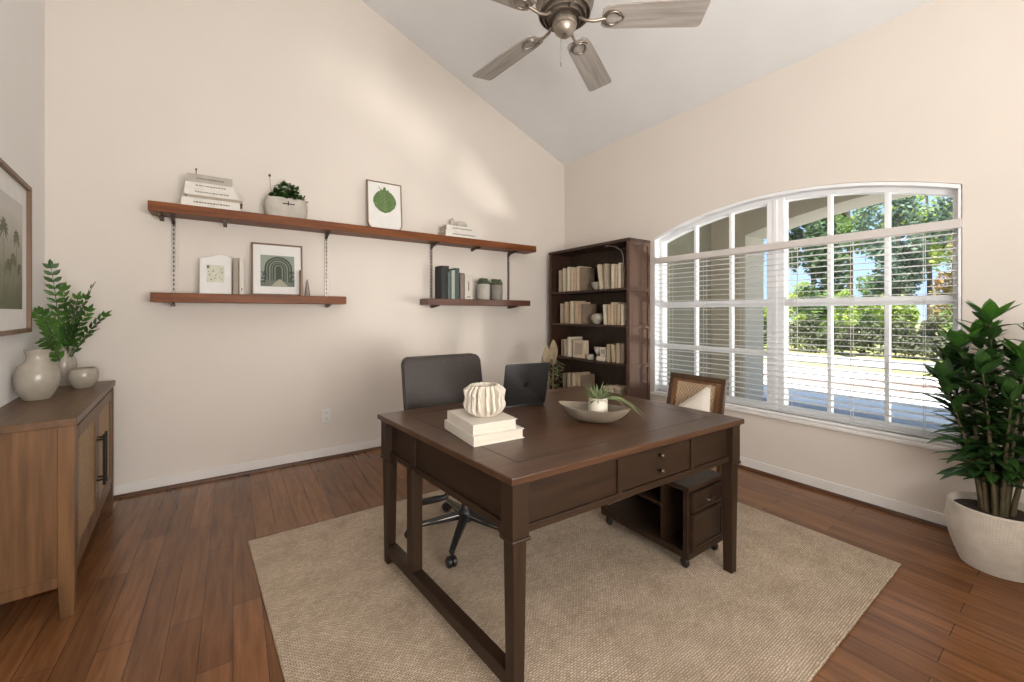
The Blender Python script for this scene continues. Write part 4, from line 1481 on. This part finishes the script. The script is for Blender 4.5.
# two white books with stones
z = UZ
for (w, h, dx, lab, ln) in ((.40, .060, 0, 'white book, lower of the pair under the stone ornaments', 21), (.345, .056, -.018, 'white book, upper of the pair under the stone ornaments', 22)):
    lying_book('book', lab, w, .19, h, (1.960 + dx, 3.82, z), 0, cv_white, 'white books under the stone ornaments', None, ln, 'y')
    z += h
m = MB()
m.ball((0, 0, .044), (.026, .024, .044), 18)
tag(m.build('stone_ornament', M['stone'], smooth=60, loc=(1.868, 3.80, z)), 'upright egg-shaped pale stone on the pair of white books', 'ornament', 'pale stones on the white books')
m = MB()
m.ball((0, 0, .034), (.066, .036, .034), 18)
tag(m.build('stone_ornament', M['stone'], smooth=60, loc=(1.985, 3.81, z)), 'oblong pale stone lying on the pair of white books', 'ornament', 'pale stones on the white books')

# lower-left shelf
def lean(y):
    return y
sp_ = thing('framed_print', 'small white-framed botanical print on the lower left shelf', 'picture', (-.107, 3.80, LZ), 0, 'pictures on the lower left shelf', (R(-6), 0, 0))
m = MB()
m.prism([(-.098, 0), (.098, 0), (.098, .278)] + [(.098 - .13 * (i / 8), .278 + .028 * math.sin(PI * i / 8)) for i in range(1, 8)] + [(-.05, .278), (-.098, .268)], -.008, .008, 'Y', .002)
m.build('frame', M['mat_board'], sp_)
m = MB()
m.box(-.056, -.0092, .088, .052, -.0078, .222)
pr = m.build('print', mat('botanical_print', (.55, .55, .43), (.68, .65, .55), 25, .8), sp_)
m = MB()
rnd = random.Random(4)
for k in range(16):
    x, zz2 = rnd.uniform(-.05, .045), rnd.uniform(.095, .21)
    m.box(x, -.0098, zz2, x + rnd.uniform(.003, .007), -.0090, zz2 + rnd.uniform(.004, .012))
m.box(-.056, -.0098, .196, -.040, -.009, .218)
m.build('motif', flat('botanical_ink', (.14, .16, .10)), pr)
M['taupe'] = flat('taupe_cover', (.36, .30, .23))
def standing_book(label, t_, h, d, loc, cover, group, rot=0.0, yaw=0.0, pages=True, detail=None, name='book'):
    """upright book: spine on the -y side; t_ thickness along x, d depth along y"""
    o = thing(name, label, 'book', loc, 0, group, (0, rot, yaw))
    ct = .0025
    m = MB()
    m.box(-t_ / 2, 0, 0, -t_ / 2 + ct, d, h)
    m.box(t_ / 2 - ct, 0, 0, t_ / 2, d, h)
    m.box(-t_ / 2, 0, 0, t_ / 2, ct * 1.3, h, .001)
    m.build('cover', cover, o)
    if pages:
        m = MB()
        m.box(-t_ / 2 + ct, ct * 1.3, .003, t_ / 2 - ct, d - .005, h - .004)
        m.build('page_block', M['pages'], o)
    if detail:
        m = MB()
        for (x0, z0, x1, z1) in detail:
            m.box(x0, -.0008, z0, x1, .0006, z1)
        m.build('spine_mark', M['slot_ink'], o)
    return o
standing_book('taupe upright book right of the small botanical print', .036, .278, .15, (.018, 3.76, LZ), M['taupe'], 'upright books beside the botanical print')
standing_book('white upright book right of the taupe one, lower left shelf', .034, .282, .15, (.056, 3.755, LZ), M['book_white'], 'upright books beside the botanical print', detail=[(-.004, .03, .004, .05)])
ap = thing('framed_print', 'square brown-framed picture of green garden arches on the lower left shelf', 'picture', (.305, 3.838, LZ), 0, 'pictures on the lower left shelf', (R(-7), 0, 0))
aw, ah = .184, .432
m = MB()
for (x0, z0, x1, z1) in ((-aw, 0, aw, .012), (-aw, ah - .012, aw, ah), (-aw, .012, -aw + .012, ah - .012), (aw - .012, .012, aw, ah - .012)):
    m.box(x0, -.014, z0, x1, .012, z1, .0015)
m.build('frame', M['frame_brown'], ap)
m = MB()
m.box(-aw + .012, -.004, .012, aw - .012, .006, ah - .012)
m.build('mat', M['mat_board'], ap)
ink = {k: flat('arch_ink_' + k, c) for k, c in {'a': (.30, .34, .28), 'b': (.055, .075, .055), 'c': (.16, .19, .15), 'd': (.24, .26, .19), 'e': (.40, .38, .29)}.items()}
m = MB()
q0, q1, r0, r1 = -.122, .122, .075, .335
m.box(q0, -.0052, r0, q1, -.0038, r1)
ph_ = m.build('printed_scene', ink['a'], ap)
def archpoly(cx_, w, z0, zs, n=14):
    return [(cx_ - w, z0), (cx_ + w, z0)] + [(cx_ + w * math.cos(PI * i / n), zs + w * math.sin(PI * i / n)) for i in range(n + 1)]
yy = -.0053
for w, kx in ((.100, 'b'), (.088, 'c'), (.078, 'b'), (.068, 'd'), (.058, 'b'), (.050, 'c'), (.042, 'b'), (.030, 'd'), (.022, 'b')):
    m = MB()
    m.prism(archpoly(.006, w, r0 + .012, r0 + .150), yy - .0003, yy, 'Y')
    m.build('arch_layer', ink[kx], ph_)
    yy -= .0003
m = MB()
m.prism([(q0, r0), (q1, r0), (q1, r0 + .03), (.04, r0 + .045), (q0, r0 + .05)], yy - .0003, yy, 'Y')
m.build('ground', ink['c'], ph_)
m = MB()
m.prism([(-.05, r0 + .002), (.075, r0 + .002), (.02, r0 + .06), (.006, r0 + .06)], yy - .0007, yy - .0003, 'Y')
m.build('path', ink['e'], ph_)
rnd = random.Random(8)
mm_ = {-1: MB(), 1: MB()}
for k in range(60):
    sx = rnd.choice((-1, 1))
    m = mm_[sx]
    x, zz2 = sx * rnd.uniform(.085, .118), r0 + rnd.uniform(.03, .13)
    s_ = rnd.uniform(.004, .009)
    m.prism([(x - s_, zz2), (x, zz2 - s_), (min(x + s_, q1), zz2), (x, zz2 + s_)], yy - .0010, yy - .0007, 'Y')
for m in mm_.values():
    m.build('leaf_pattern', ink['b'], ph_)
standing_book('thin tan booklet leaning right of the framed arch picture', .012, .215, .13, (.468, 3.725, LZ), flat('tan_cover', (.42, .31, .20)), None, name='booklet')
m = MB()
m.lathe([(0, 0), (.022, 0), (.022, .006), (.012, .09), (.005, .135), (0, .138)], 20)
tag(m.build('cone_ornament', flat('taupe_stone', (.27, .22, .18)), smooth=40, loc=(.512, 3.76, LZ)), 'slim taupe cone ornament at the right of the lower left shelf', 'ornament')

# lower-right shelf: books and succulents
C2 = {'black': flat('charcoal_cover', (.030, .031, .031)), 'teal': flat('grey_teal_cover', (.115, .155, .155)), 'pale': flat('pale_sage_cover', (.42, .44, .36)), 'deep': flat('deep_teal_cover', (.060, .095, .097)), 'mauve': flat('mauve_brown_cover', (.27, .205, .165))}
LG = 'upright books on the lower right shelf'
standing_book('tall charcoal book, first at the left of the lower right shelf', .085, .335, .15, (1.768, 3.755, LZ), C2['black'], LG)
standing_book('short thin grey-teal book in front of the charcoal one', .034, .268, .014, (1.806, 3.739, LZ), C2['teal'], LG, pages=False)
standing_book('pale sage book between two teal ones on the lower right shelf', .040, .295, .15, (1.853, 3.745, LZ), C2['pale'], LG)
standing_book('tall deep teal book left of the mauve-brown one', .050, .320, .15, (1.901, 3.75, LZ), C2['deep'], LG)
standing_book('mauve-brown book left of the white one, lower right shelf', .044, .272, .15, (1.954, 3.74, LZ), C2['mauve'], LG)
standing_book('thick white book with a dark spine stroke, lower right shelf', .092, .262, .13, (2.027, 3.735, LZ), M['book_white'], LG, detail=[(-.006, .09, .006, .185), (-.02, .02, .02, .03)])
def succulent(label, x, r, h, material, seed):
    o = thing('succulent_pot', label, 'potted plant', (x, 3.80, LZ), 0, 'succulents on the lower right shelf')
    m = MB()
    m.lathe([(0, 0), (r * .82, 0), (r * .92, .008), (r, h * .45), (r * .98, h * .85), (r * .93, h), (r * .84, h), (r * .82, h * .85), (0, h * .82)], 28)
    m.build('pot', material, o, 50)
    m = MB()
    rnd = random.Random(seed)
    for k in range(80):
        a = rnd.uniform(0, 2 * PI)
        rr = r * .9 * rnd.random() ** .5
        zz2 = h + (.045 if rr < r * .75 else .02) * rnd.uniform(.3, 1.2) + .006
        m.ball((rr * math.cos(a), rr * math.sin(a), zz2), rnd.uniform(.009, .014), 8)
    m.ball((0, 0, h), (r * .8, r * .8, .03), 12)
    m.build('succulent', M['succ'], o, 60)
succulent('pale grey pot with a bumpy succulent, beside the white book', 2.242, .075, .168, mat('pale_grey_pot', (.50, .47, .41), (.42, .39, .34), 14, .8), 1)
succulent('darker grey pot with a bumpy succulent, nearer the corner', 2.412, .070, .165, mat('dark_grey_pot', (.27, .245, .215), (.21, .19, .165), 14, .8), 2)

# outlet
ol = thing('wall_outlet', 'white double socket plate low on the shelf wall', 'outlet', (.688, YA, .318))
m = MB()
m.box(-.038, -.007, 0, .038, -.0005, .125, .003)
m.build('plate', M['outlet'], ol)
for z in (.036, .088):
    m = MB()
    m.prism(rrect(-.018, z - .015, .018, z + .015, .008), -.010, -.006, 'Y')
    so = m.build('socket', M['trim'], ol)
    m = MB()
    m.box(-.008, -.0106, z - .004, -.0055, -.0098, z + .008)
    m.box(.0055, -.0106, z - .004, .008, -.0098, z + .008)
    m.build('slot', M['slot'], so)

# ------------------------------------------------------------------ bookcase
KX0, KX1, KY0, KY1, KH = 3.19, XB - .028, 2.61, 3.81, 2.04
bk = thing('bookcase', 'tall dark brown bookcase full of cream books in the corner beside the window', 'bookcase', ((KX0 + KX1) / 2, (KY0 + KY1) / 2, 0))
kc = ((KX0 + KX1) / 2, (KY0 + KY1) / 2)
def kb(m, name, material):
    return m.build(name, material, bk, warp=lambda c: (c[0] - kc[0], c[1] - kc[1], c[2]))
SHELVES = [.40, .79, 1.178, 1.552]
m = MB()
m.box(KX0 - .010, KY0 - .014, KH - .03, KX1, KY1 + .014, KH, .004)
kb(m, 'top', M['case'])
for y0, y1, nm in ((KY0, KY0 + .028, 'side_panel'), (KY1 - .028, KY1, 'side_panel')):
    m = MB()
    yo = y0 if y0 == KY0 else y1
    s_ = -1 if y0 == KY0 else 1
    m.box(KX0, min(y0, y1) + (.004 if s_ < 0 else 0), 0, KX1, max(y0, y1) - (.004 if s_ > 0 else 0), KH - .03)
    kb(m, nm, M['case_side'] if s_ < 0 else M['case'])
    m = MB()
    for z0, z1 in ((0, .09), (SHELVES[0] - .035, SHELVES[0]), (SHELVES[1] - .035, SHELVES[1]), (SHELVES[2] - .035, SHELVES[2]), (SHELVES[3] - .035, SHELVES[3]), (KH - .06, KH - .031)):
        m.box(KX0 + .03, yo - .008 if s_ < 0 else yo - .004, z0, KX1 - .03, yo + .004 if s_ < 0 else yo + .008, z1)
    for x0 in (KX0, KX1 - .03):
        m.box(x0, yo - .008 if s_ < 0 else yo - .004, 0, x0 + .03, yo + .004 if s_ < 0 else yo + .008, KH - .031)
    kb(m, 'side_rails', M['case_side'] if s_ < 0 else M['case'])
m = MB()
m.box(KX1 - .012, KY0 + .028, .02, KX1, KY1 - .028, KH - .03)
kb(m, 'back_panel', M['case_back'])
for z in SHELVES + [.09]:
    m = MB()
    m.box(KX0 + .006, KY0 + .0285, z - .024, KX1 - .0125, KY1 - .0285, z, .002)
    kb(m, 'shelf', M['case'])
m = MB()
m.box(KX0 + .004, KY0 + .0285, 0, KX0 + .022, KY1 - .0285, .066)
kb(m, 'plinth', M['case'])

BC = [flat('cream_spine', (.60, .50, .36)), flat('tan_spine', (.47, .36, .235)), flat('ivory_spine', (.68, .60, .47)), flat('oatmeal_spine', (.42, .345, .25)), flat('peach_spine', (.56, .41, .27)), flat('umber_spine', (.24, .175, .12))]
CN = ['cream', 'tan', 'ivory', 'oatmeal', 'peach', 'umber']
PGB = flat('old_pages', (.52, .44, .31))
ORD = ['first', 'second', 'third', 'fourth', 'fifth', 'sixth', 'seventh']
def case_book(label, y, t_, zb, ht, ci, group, lean_=0.0, dp=.20, x=KX0 + .045):
    o = thing('book', label, 'book', (x, y, zb), 0, group, (lean_, 0, 0))
    m = MB()
    b = .0025
    m.box(0, -t_ / 2, 0, dp, -t_ / 2 + b, ht)
    m.box(0, t_ / 2 - b, 0, dp, t_ / 2, ht)
    m.box(-.003, -t_ / 2, 0, b, t_ / 2, ht, .002)
    m.build('cover', BC[ci], o)
    m = MB()
    m.box(b, -t_ / 2 + b, .003, dp - .004, t_ / 2 - b, ht - .005)
    m.build('page_block', PGB, o)
    return o
ROWS = [
    (1.552, 'top shelf', 'left row', [(3.672, .050, 1.818, 3), (3.604, .040, 1.835, 0), (3.523, .044, 1.843, 2), (3.458, .046, 1.825, 0), (3.409, .044, 1.821, 4), (3.363, .042, 1.837, 0), (3.317, .040, 1.82, 5)]),
    (1.552, 'top shelf', 'right row', [(3.000, .044, 1.825, 0), (2.945, .042, 1.823, 3), (2.852, .040, 1.81, 2), (2.806, .040, 1.803, 1), (2.766, .030, 1.815, 2), (2.726, .034, 1.806, 5)]),
    (1.178, 'second shelf', 'left row', [(3.647, .045, 1.418, 3), (3.568, .050, 1.436, 1), (3.469, .057, 1.444, 0), (3.388, .055, 1.431, 4), (3.335, .036, 1.402, 1), (3.290, .042, 1.409, 5)]),
    (1.178, 'second shelf', 'right row', [(2.958, .036, 1.393, 2), (2.902, .038, 1.392, 4), (2.860, .034, 1.416, 0), (2.818, .030, 1.393, 1), (2.776, .034, 1.399, 4), (2.729, .036, 1.391, 2)]),
    (.79, 'third shelf', 'left row', [(3.631, .042, .992, 5), (3.578, .045, .994, 3), (3.519, .046, 1.022, 2)]),
    (.79, 'third shelf', 'right row', [(2.918, .040, .977, 3), (2.842, .046, .971, 1), (2.784, .048, .995, 3), (2.728, .046, .994, 5)]),
    (.40, 'fourth shelf', 'left row', [(3.602, .044, .589, 5), (3.523, .046, .598, 3), (3.434, .052, .609, 0), (3.386, .037, .618, 1), (3.349, .030, .598, 4), (3.312, .034, .60, 5)]),
]
for zb, sh, rw, L_ in ROWS:
    for i, (y, t_, zt_, ci) in enumerate(L_):
        ln = 0.0
        if sh == 'top shelf' and rw == 'right row' and i == 0:
            ln = R(-9)
            y += .012
        if sh == 'top shelf' and rw == 'right row' and i == 1:
            ln = R(-3)
        if sh == 'second shelf' and rw == 'right row' and i == 0:
            ln = R(-4)
        if sh == 'third shelf' and rw == 'right row' and i == 1:
            ln = R(-5)
        z_up = zb + .0005 + abs(math.sin(ln)) * t_ / 2
        t_ *= .86
        case_book('%s book, %s from the left in the %s of the bookcase %s' % (CN[ci], ORD[i], rw, sh), y, t_, z_up, zt_ - zb - .004, ci, 'books on the bookcase ' + sh, ln)
m = MB()
m.lathe([(0, 0), (.030, 0), (.034, .004), (.056, .04), (.066, .085), (.061, .085), (.050, .042), (.028, .012), (0, .010)], 28)
tag(m.build('small_bowl', M['glaze'], smooth=50, loc=(KX0 + .10, 3.125, 1.5525)), 'small pale footed bowl between the rows on the bookcase top shelf', 'bowl')
m = MB()
m.lathe([(0, 0), (.030, 0), (.040, .008), (.066, .05), (.068, .07), (.058, .10), (.042, .116), (.036, .118), (.036, .11), (.05, .08), (0, .03)], 28)
tag(m.build('small_vase', M['glaze'], smooth=50, loc=(KX0 + .10, 3.12, 1.1785)), 'small round pale vase between the rows on the bookcase second shelf', 'vase')
# third shelf ornaments
fb_ = thing('framed_card', 'small cream box frame standing among the books on the bookcase third shelf', 'picture', (KX0 + .05, 3.357, .7905))
m = MB()
m.box(0, -.098, 0, .06, .098, .20, .003)
m.build('frame', BC[0], fb_)
m = MB()
m.box(-.002, -.062, .04, .001, .062, .168)
m.build('card', flat('faded_card', (.40, .33, .25)), fb_)
m = MB()
m.lathe([(0, 0), (.030, 0), (.026, .006), (.010, .014), (.010, .05), (.030, .075), (.045, .115), (.046, .135), (.041, .135), (.036, .11), (0, .075)], 24)
tag(m.build('goblet', M['stone'], smooth=50, loc=(KX0 + .12, 3.128, .7905)), 'grey stone goblet on the bookcase third shelf', 'goblet')
m = MB()
m.lathe([(0, 0), (.034, 0), (.040, .01), (.040, .05), (.034, .056), (0, .056)], 24)
tag(m.build('small_jar', M['glaze'], smooth=50, loc=(KX0 + .055, 3.185, .7905)), 'small low grey jar in front of the goblet on the bookcase', 'jar')
m = MB()
m.box(0, -.055, 0, .09, .055, .046, .002)
tag(m.build('keepsake_box', BC[2], loc=(KX0 + .04, 3.022, .7905)), 'small ivory box lying on the bookcase third shelf', 'box')
kk = thing('tilted_card', 'little tilted ivory picture card on the box of the bookcase third shelf', 'picture', (KX0 + .075, 3.012, .8375), 0, None, (R(-8), 0, 0))
m = MB()
m.box(0, -.045, 0, .012, .045, .095, .001)
m.build('card', BC[2], kk)
m = MB()
m.box(-.0015, -.028, .025, .0005, .028, .075)
m.build('picture', flat('card_grey', (.36, .33, .28)), kk)
for y, w, h, lab in ((2.955, .060, .125, 'ivory box, left of three on the bookcase fourth shelf'), (2.880, .060, .138, 'ivory box, middle of three on the bookcase fourth shelf'), (2.798, .066, .142, 'oatmeal box, right of three on the bookcase fourth shelf')):
    m = MB()
    m.box(0, -w / 2, 0, .12, w / 2, h, .003)
    bx = tag(m.build('keepsake_box', BC[2] if y > 2.83 else BC[3], loc=(KX0 + .05, y, .4005)), lab, 'box', 'small boxes on the fourth shelf')
    m = MB()
    m.box(-.003, -w / 2 - .002, h - .03, .122, w / 2 + .002, h + .002, .002)
    m.build('lid', BC[0], bx)
m = MB()
m.tube([(KX0 + .06, 2.725, 1.80), (KX0 + .045, 2.72, 1.88), (KX0 + .035, 2.735, 1.935), (KX0 + .03, 2.80, 1.975), (KX0 + .03, 2.88, 2.000), (KX0 + .03, 2.93, 2.009)], .004, 8)
m.ball((KX0 + .03, 2.925, 2.004), (.010, .022, .010), 10)
tag(m.build('picture_light', M['steel'], smooth=60), 'thin curved metal arm light under the bookcase top', 'lamp')

# ------------------------------------------------------------------ dried leaf arrangement in a floor vase
fv = thing('floor_vase', 'tall dark floor vase standing behind the desk', 'vase', (2.56, 3.02, 0))
m = MB()
m.lathe([(0, 0), (.075, 0), (.095, .03), (.12, .18), (.11, .32), (.07, .42), (.055, .46), (.062, .50), (.055, .50), (.045, .45), (.06, .40), (.08, .2), (0, .06)], 36)
m.build('vase_body', flat('dark_clay', (.10, .075, .055)), fv, 50)
dl = thing('dried_arrangement', 'arrangement of pale dried palm leaves and green sprigs behind the laptop', 'plant', (2.56, 3.02, .07))
m = MB()
LV = [((-.085, -.02), .80, .20, .075), ((.015, .0), .83, .215, .085), ((.035, .03), .78, .18, .07), ((-.05, .05), .76, .17, .07)]
for (dx, dy), z0, L_, W_ in LV:
    m.tube([(dx * .1, dy * .1, 0), (dx * .6, dy * .6, z0 * .6), (dx, dy, z0 + .02)], [.004, .0035, .003], 6)
m.build('stems', M['dry'], dl, 60)
m = MB()
for (dx, dy), z0, L_, W_ in LV:
    m.leaf((dx, dy, z0 - .07), (dx * .25, dy * .25, 1), (-.6, -.8, 0), L_, W_, .05, .18, 7)
m.build('dried_leaves', M['dry'], dl)
m = MB()
rnd = random.Random(44)
for k in range(150):
    a = rnd.uniform(0, 2 * PI)
    z0 = rnd.uniform(.50, .76)
    rr = .02 + rnd.random() * (.05 + .11 * (z0 - .46))
    p = Vector((rr * math.cos(a), rr * math.sin(a), z0))
    m.leaf(p, (math.cos(a), math.sin(a), rnd.uniform(-.5, .8)), (0, 0, 1), rnd.uniform(.03, .055), .018, .2, .1, 3)
m.build('sprigs', M['leaf_air'], dl)

# ------------------------------------------------------------------ big potted plant
PP = (3.215, .295)
bp = thing('potted_plant', 'tall bushy dark green plant in a ribbed off-white pot by the window wall', 'potted plant', (PP[0], PP[1], 0))
m = MB()
prof = [(0, 0), (.118, 0), (.128, .004)]
nr = 30
for i in range(nr + 1):
    t = i / nr
    r_ = .128 + (.180 - .128) * math.sin(min(1, t * 1.25) * PI / 2) - .010 * max(0, t - .7) / .3
    z0 = .006 + t * .288
    prof += [(r_ - .001, z0), (r_ + .0036, z0 + .0034), (r_ + .0036, z0 + .0056), (r_ - .001, z0 + .0086)]
prof += [(.176, .305), (.172, .312), (.164, .312), (.160, .302), (.158, .275), (0, .270)]
m.lathe(prof, 56)
m.build('pot', M['pot'], bp, 50)
m = MB()
m.lathe([(0, .282), (.08, .284), (.1585, .278)], 32)
m.build('soil', M['soil'], bp, 60)
rnd = random.Random(12)
ms, mlv, mtop = MB(), MB(), MB()
STEMS = [((-.01, .0), (-.02, .02), 1.14), ((.03, .02), (.05, .06), 1.02), ((-.03, .03), (-.06, .12), .98), ((.02, -.03), (.03, -.14), 1.00), ((-.03, -.03), (-.10, -.10), .92), ((.0, .05), (.03, .17), .86),
         ((-.05, .0), (-.15, .03), .84), ((.04, -.01), (.12, -.05), .90), ((.0, -.05), (-.02, -.19), .80), ((-.02, .04), (-.10, .17), .76), ((.02, .03), (.10, .12), .80), ((-.04, -.02), (-.16, -.06), .70)]
for (bx_, by_), (tx, ty), hh in STEMS:
    pts = []
    for i in range(9):
        t = i / 8
        pts.append(Vector((bx_ + (tx - bx_) * t ** 1.3, by_ + (ty - by_) * t ** 1.3, .27 + hh * .865 * t)))
    ms.tube(pts, [.0115 - .0075 * i / 8 for i in range(9)], 8)
    nl = int(46 * hh)
    for k in range(nl):
        t = .24 + .74 * k / (nl - 1)
        i0 = min(7, int(t * 8))
        p = pts[i0].lerp(pts[i0 + 1], t * 8 - i0)
        a = k * 2.399 + rnd.uniform(-.3, .3)
        el = .30 + .75 * max(0, (t - .45)) + rnd.uniform(-.25, .30)
        L_ = rnd.uniform(.13, .185) * (1.0 - .10 * t)
        hx = p.x + L_ * math.cos(a)
        if hx > .29:
            a = PI - a
        d = Vector((math.cos(a) * math.cos(el), math.sin(a) * math.cos(el), math.sin(el)))
        mlv.leaf(p, d, (0, 0, 1), L_, L_ * .33, rnd.uniform(.1, .55), .18, 5)
    for k in range(6):
        a = k * PI / 3 + rnd.uniform(-.3, .3)
        el = rnd.uniform(.7, 1.25)
        d = Vector((math.cos(a) * math.cos(el), math.sin(a) * math.cos(el), math.sin(el)))
        (mtop if hh > .9 else mlv).leaf(pts[-1], d, (0, 0, 1), .145, .062, .08, .18, 5)
ms.build('stems', M['stem'], bp, 60)
mlv.build('leaves', M['leaf_dark'], bp)
mtop.build('top_leaves', M['leaf_top'], bp)

# ------------------------------------------------------------------ ceiling fan
FC = (1.505, 1.672)
FZ = 2.90
cz_ = ceil_z(FC[0])
fan = thing('ceiling_fan', 'bronze ceiling fan with five weathered grey wooden blades', 'fan', (FC[0], FC[1], FZ))
m = MB()
m.lathe([(.0135, .25), (.0135, cz_ - FZ - .02)], 16)
m.build('downrod', M['fan_metal'], fan, 50)
m = MB()
hc = cz_ - FZ
m.lathe([(.02, hc - .10), (.055, hc - .085), (.075, hc - .04), (.078, hc + .03)], 32)
m.build('canopy', M['fan_metal'], fan, 50)
m = MB()
prof = [(0, .035), (.085, .035), (.088, .020), (.094, .020), (.098, .042), (.108, .042), (.111, .028), (.118, .028), (.122, .056), (.132, .056), (.135, .042), (.142, .042), (.147, .075), (.155, .085), (.160, .11), (.158, .16), (.145, .20), (.10, .23), (.05, .245), (.03, .28), (.016, .30), (0, .30)]
m.lathe(prof, 56)
m.build('motor_housing', M['fan_dark'], fan, 35)
m = MB()
m.lathe([(0, -.078), (.012, -.078), (.030, -.070), (.050, -.052), (.060, -.030), (.0605, -.026), (.0655, -.024), (.068, -.002), (.064, .018), (.048, .034), (.0, .040)], 40)
hub = m.build('switch_housing', M['fan_metal'], fan, 35)
m = MB()
m.ball((-.012, -.018, -.0745), .005, 8)
m.build('screw', M['slot'], hub, 60)
m = MB()
for i in range(26):
    m.ball((.040 * math.cos(R(200)), .040 * math.sin(R(200)), -.062 - i * .0068), .0026, 6)
m.lathe([(0, -.262), (.004, -.260), (.0055, -.245), (.003, -.235), (0, -.233)], 10, c=(.040 * math.cos(R(200)), .040 * math.sin(R(200)), 0))
m.build('pull_chain', M['steel'], fan, 60)
for ang in (-38, 28, 97, 172, 246):
    Mx = Matrix.Rotation(R(ang), 4, 'Z') @ Matrix.Translation((0, 0, .02)) @ Matrix.Rotation(R(-11), 4, 'X')
    m = MB()
    out_ = [(.205, -.048), (.225, -.064), (.28, -.071), (.725, -.084), (.750, -.080), (.758, -.064), (.758, .064), (.750, .080), (.725, .084), (.28, .071), (.225, .064), (.205, .048)]
    m.prism(out_, 0, .009, 'Z', .002)
    bd = m.build('blade', M['blade'], fan)
    for v in bd.data.vertices:
        v.co = v.co
    bd.matrix_local = Mx
    m = MB()
    for s_ in (1, -1):
        pts = []
        for i in range(15):
            t = R(-150 + 300 * i / 14)
            pts.append((.265 + .040 * math.cos(t + PI), .040 * math.sin(t + PI), -.006))
    m.tube(pts, .0065, 8)
    pts2 = [(.265 + .052 * math.cos(R(a_)), .052 * math.sin(R(a_)), -.003) for a_ in range(90, 271, 15)]
    m.tube(pts2, .005, 8)
    m.tube([(.085, 0, .012), (.12, 0, -.012), (.16, 0, -.018), (.20, 0, -.010), (.226, 0, -.006)], [.010, .0085, .0085, .009, .008], 8)
    m.tube([(.30, .030, -.004), (.318, .012, -.004), (.326, 0, -.004), (.318, -.012, -.004), (.30, -.030, -.004)], .005, 8)
    m.ball((.265, .045, -.004), (.007, .007, .005), 8)
    m.ball((.265, -.045, -.004), (.007, .007, .005), 8)
    ir = m.build('blade_iron', M['fan_metal'], bd, 60)
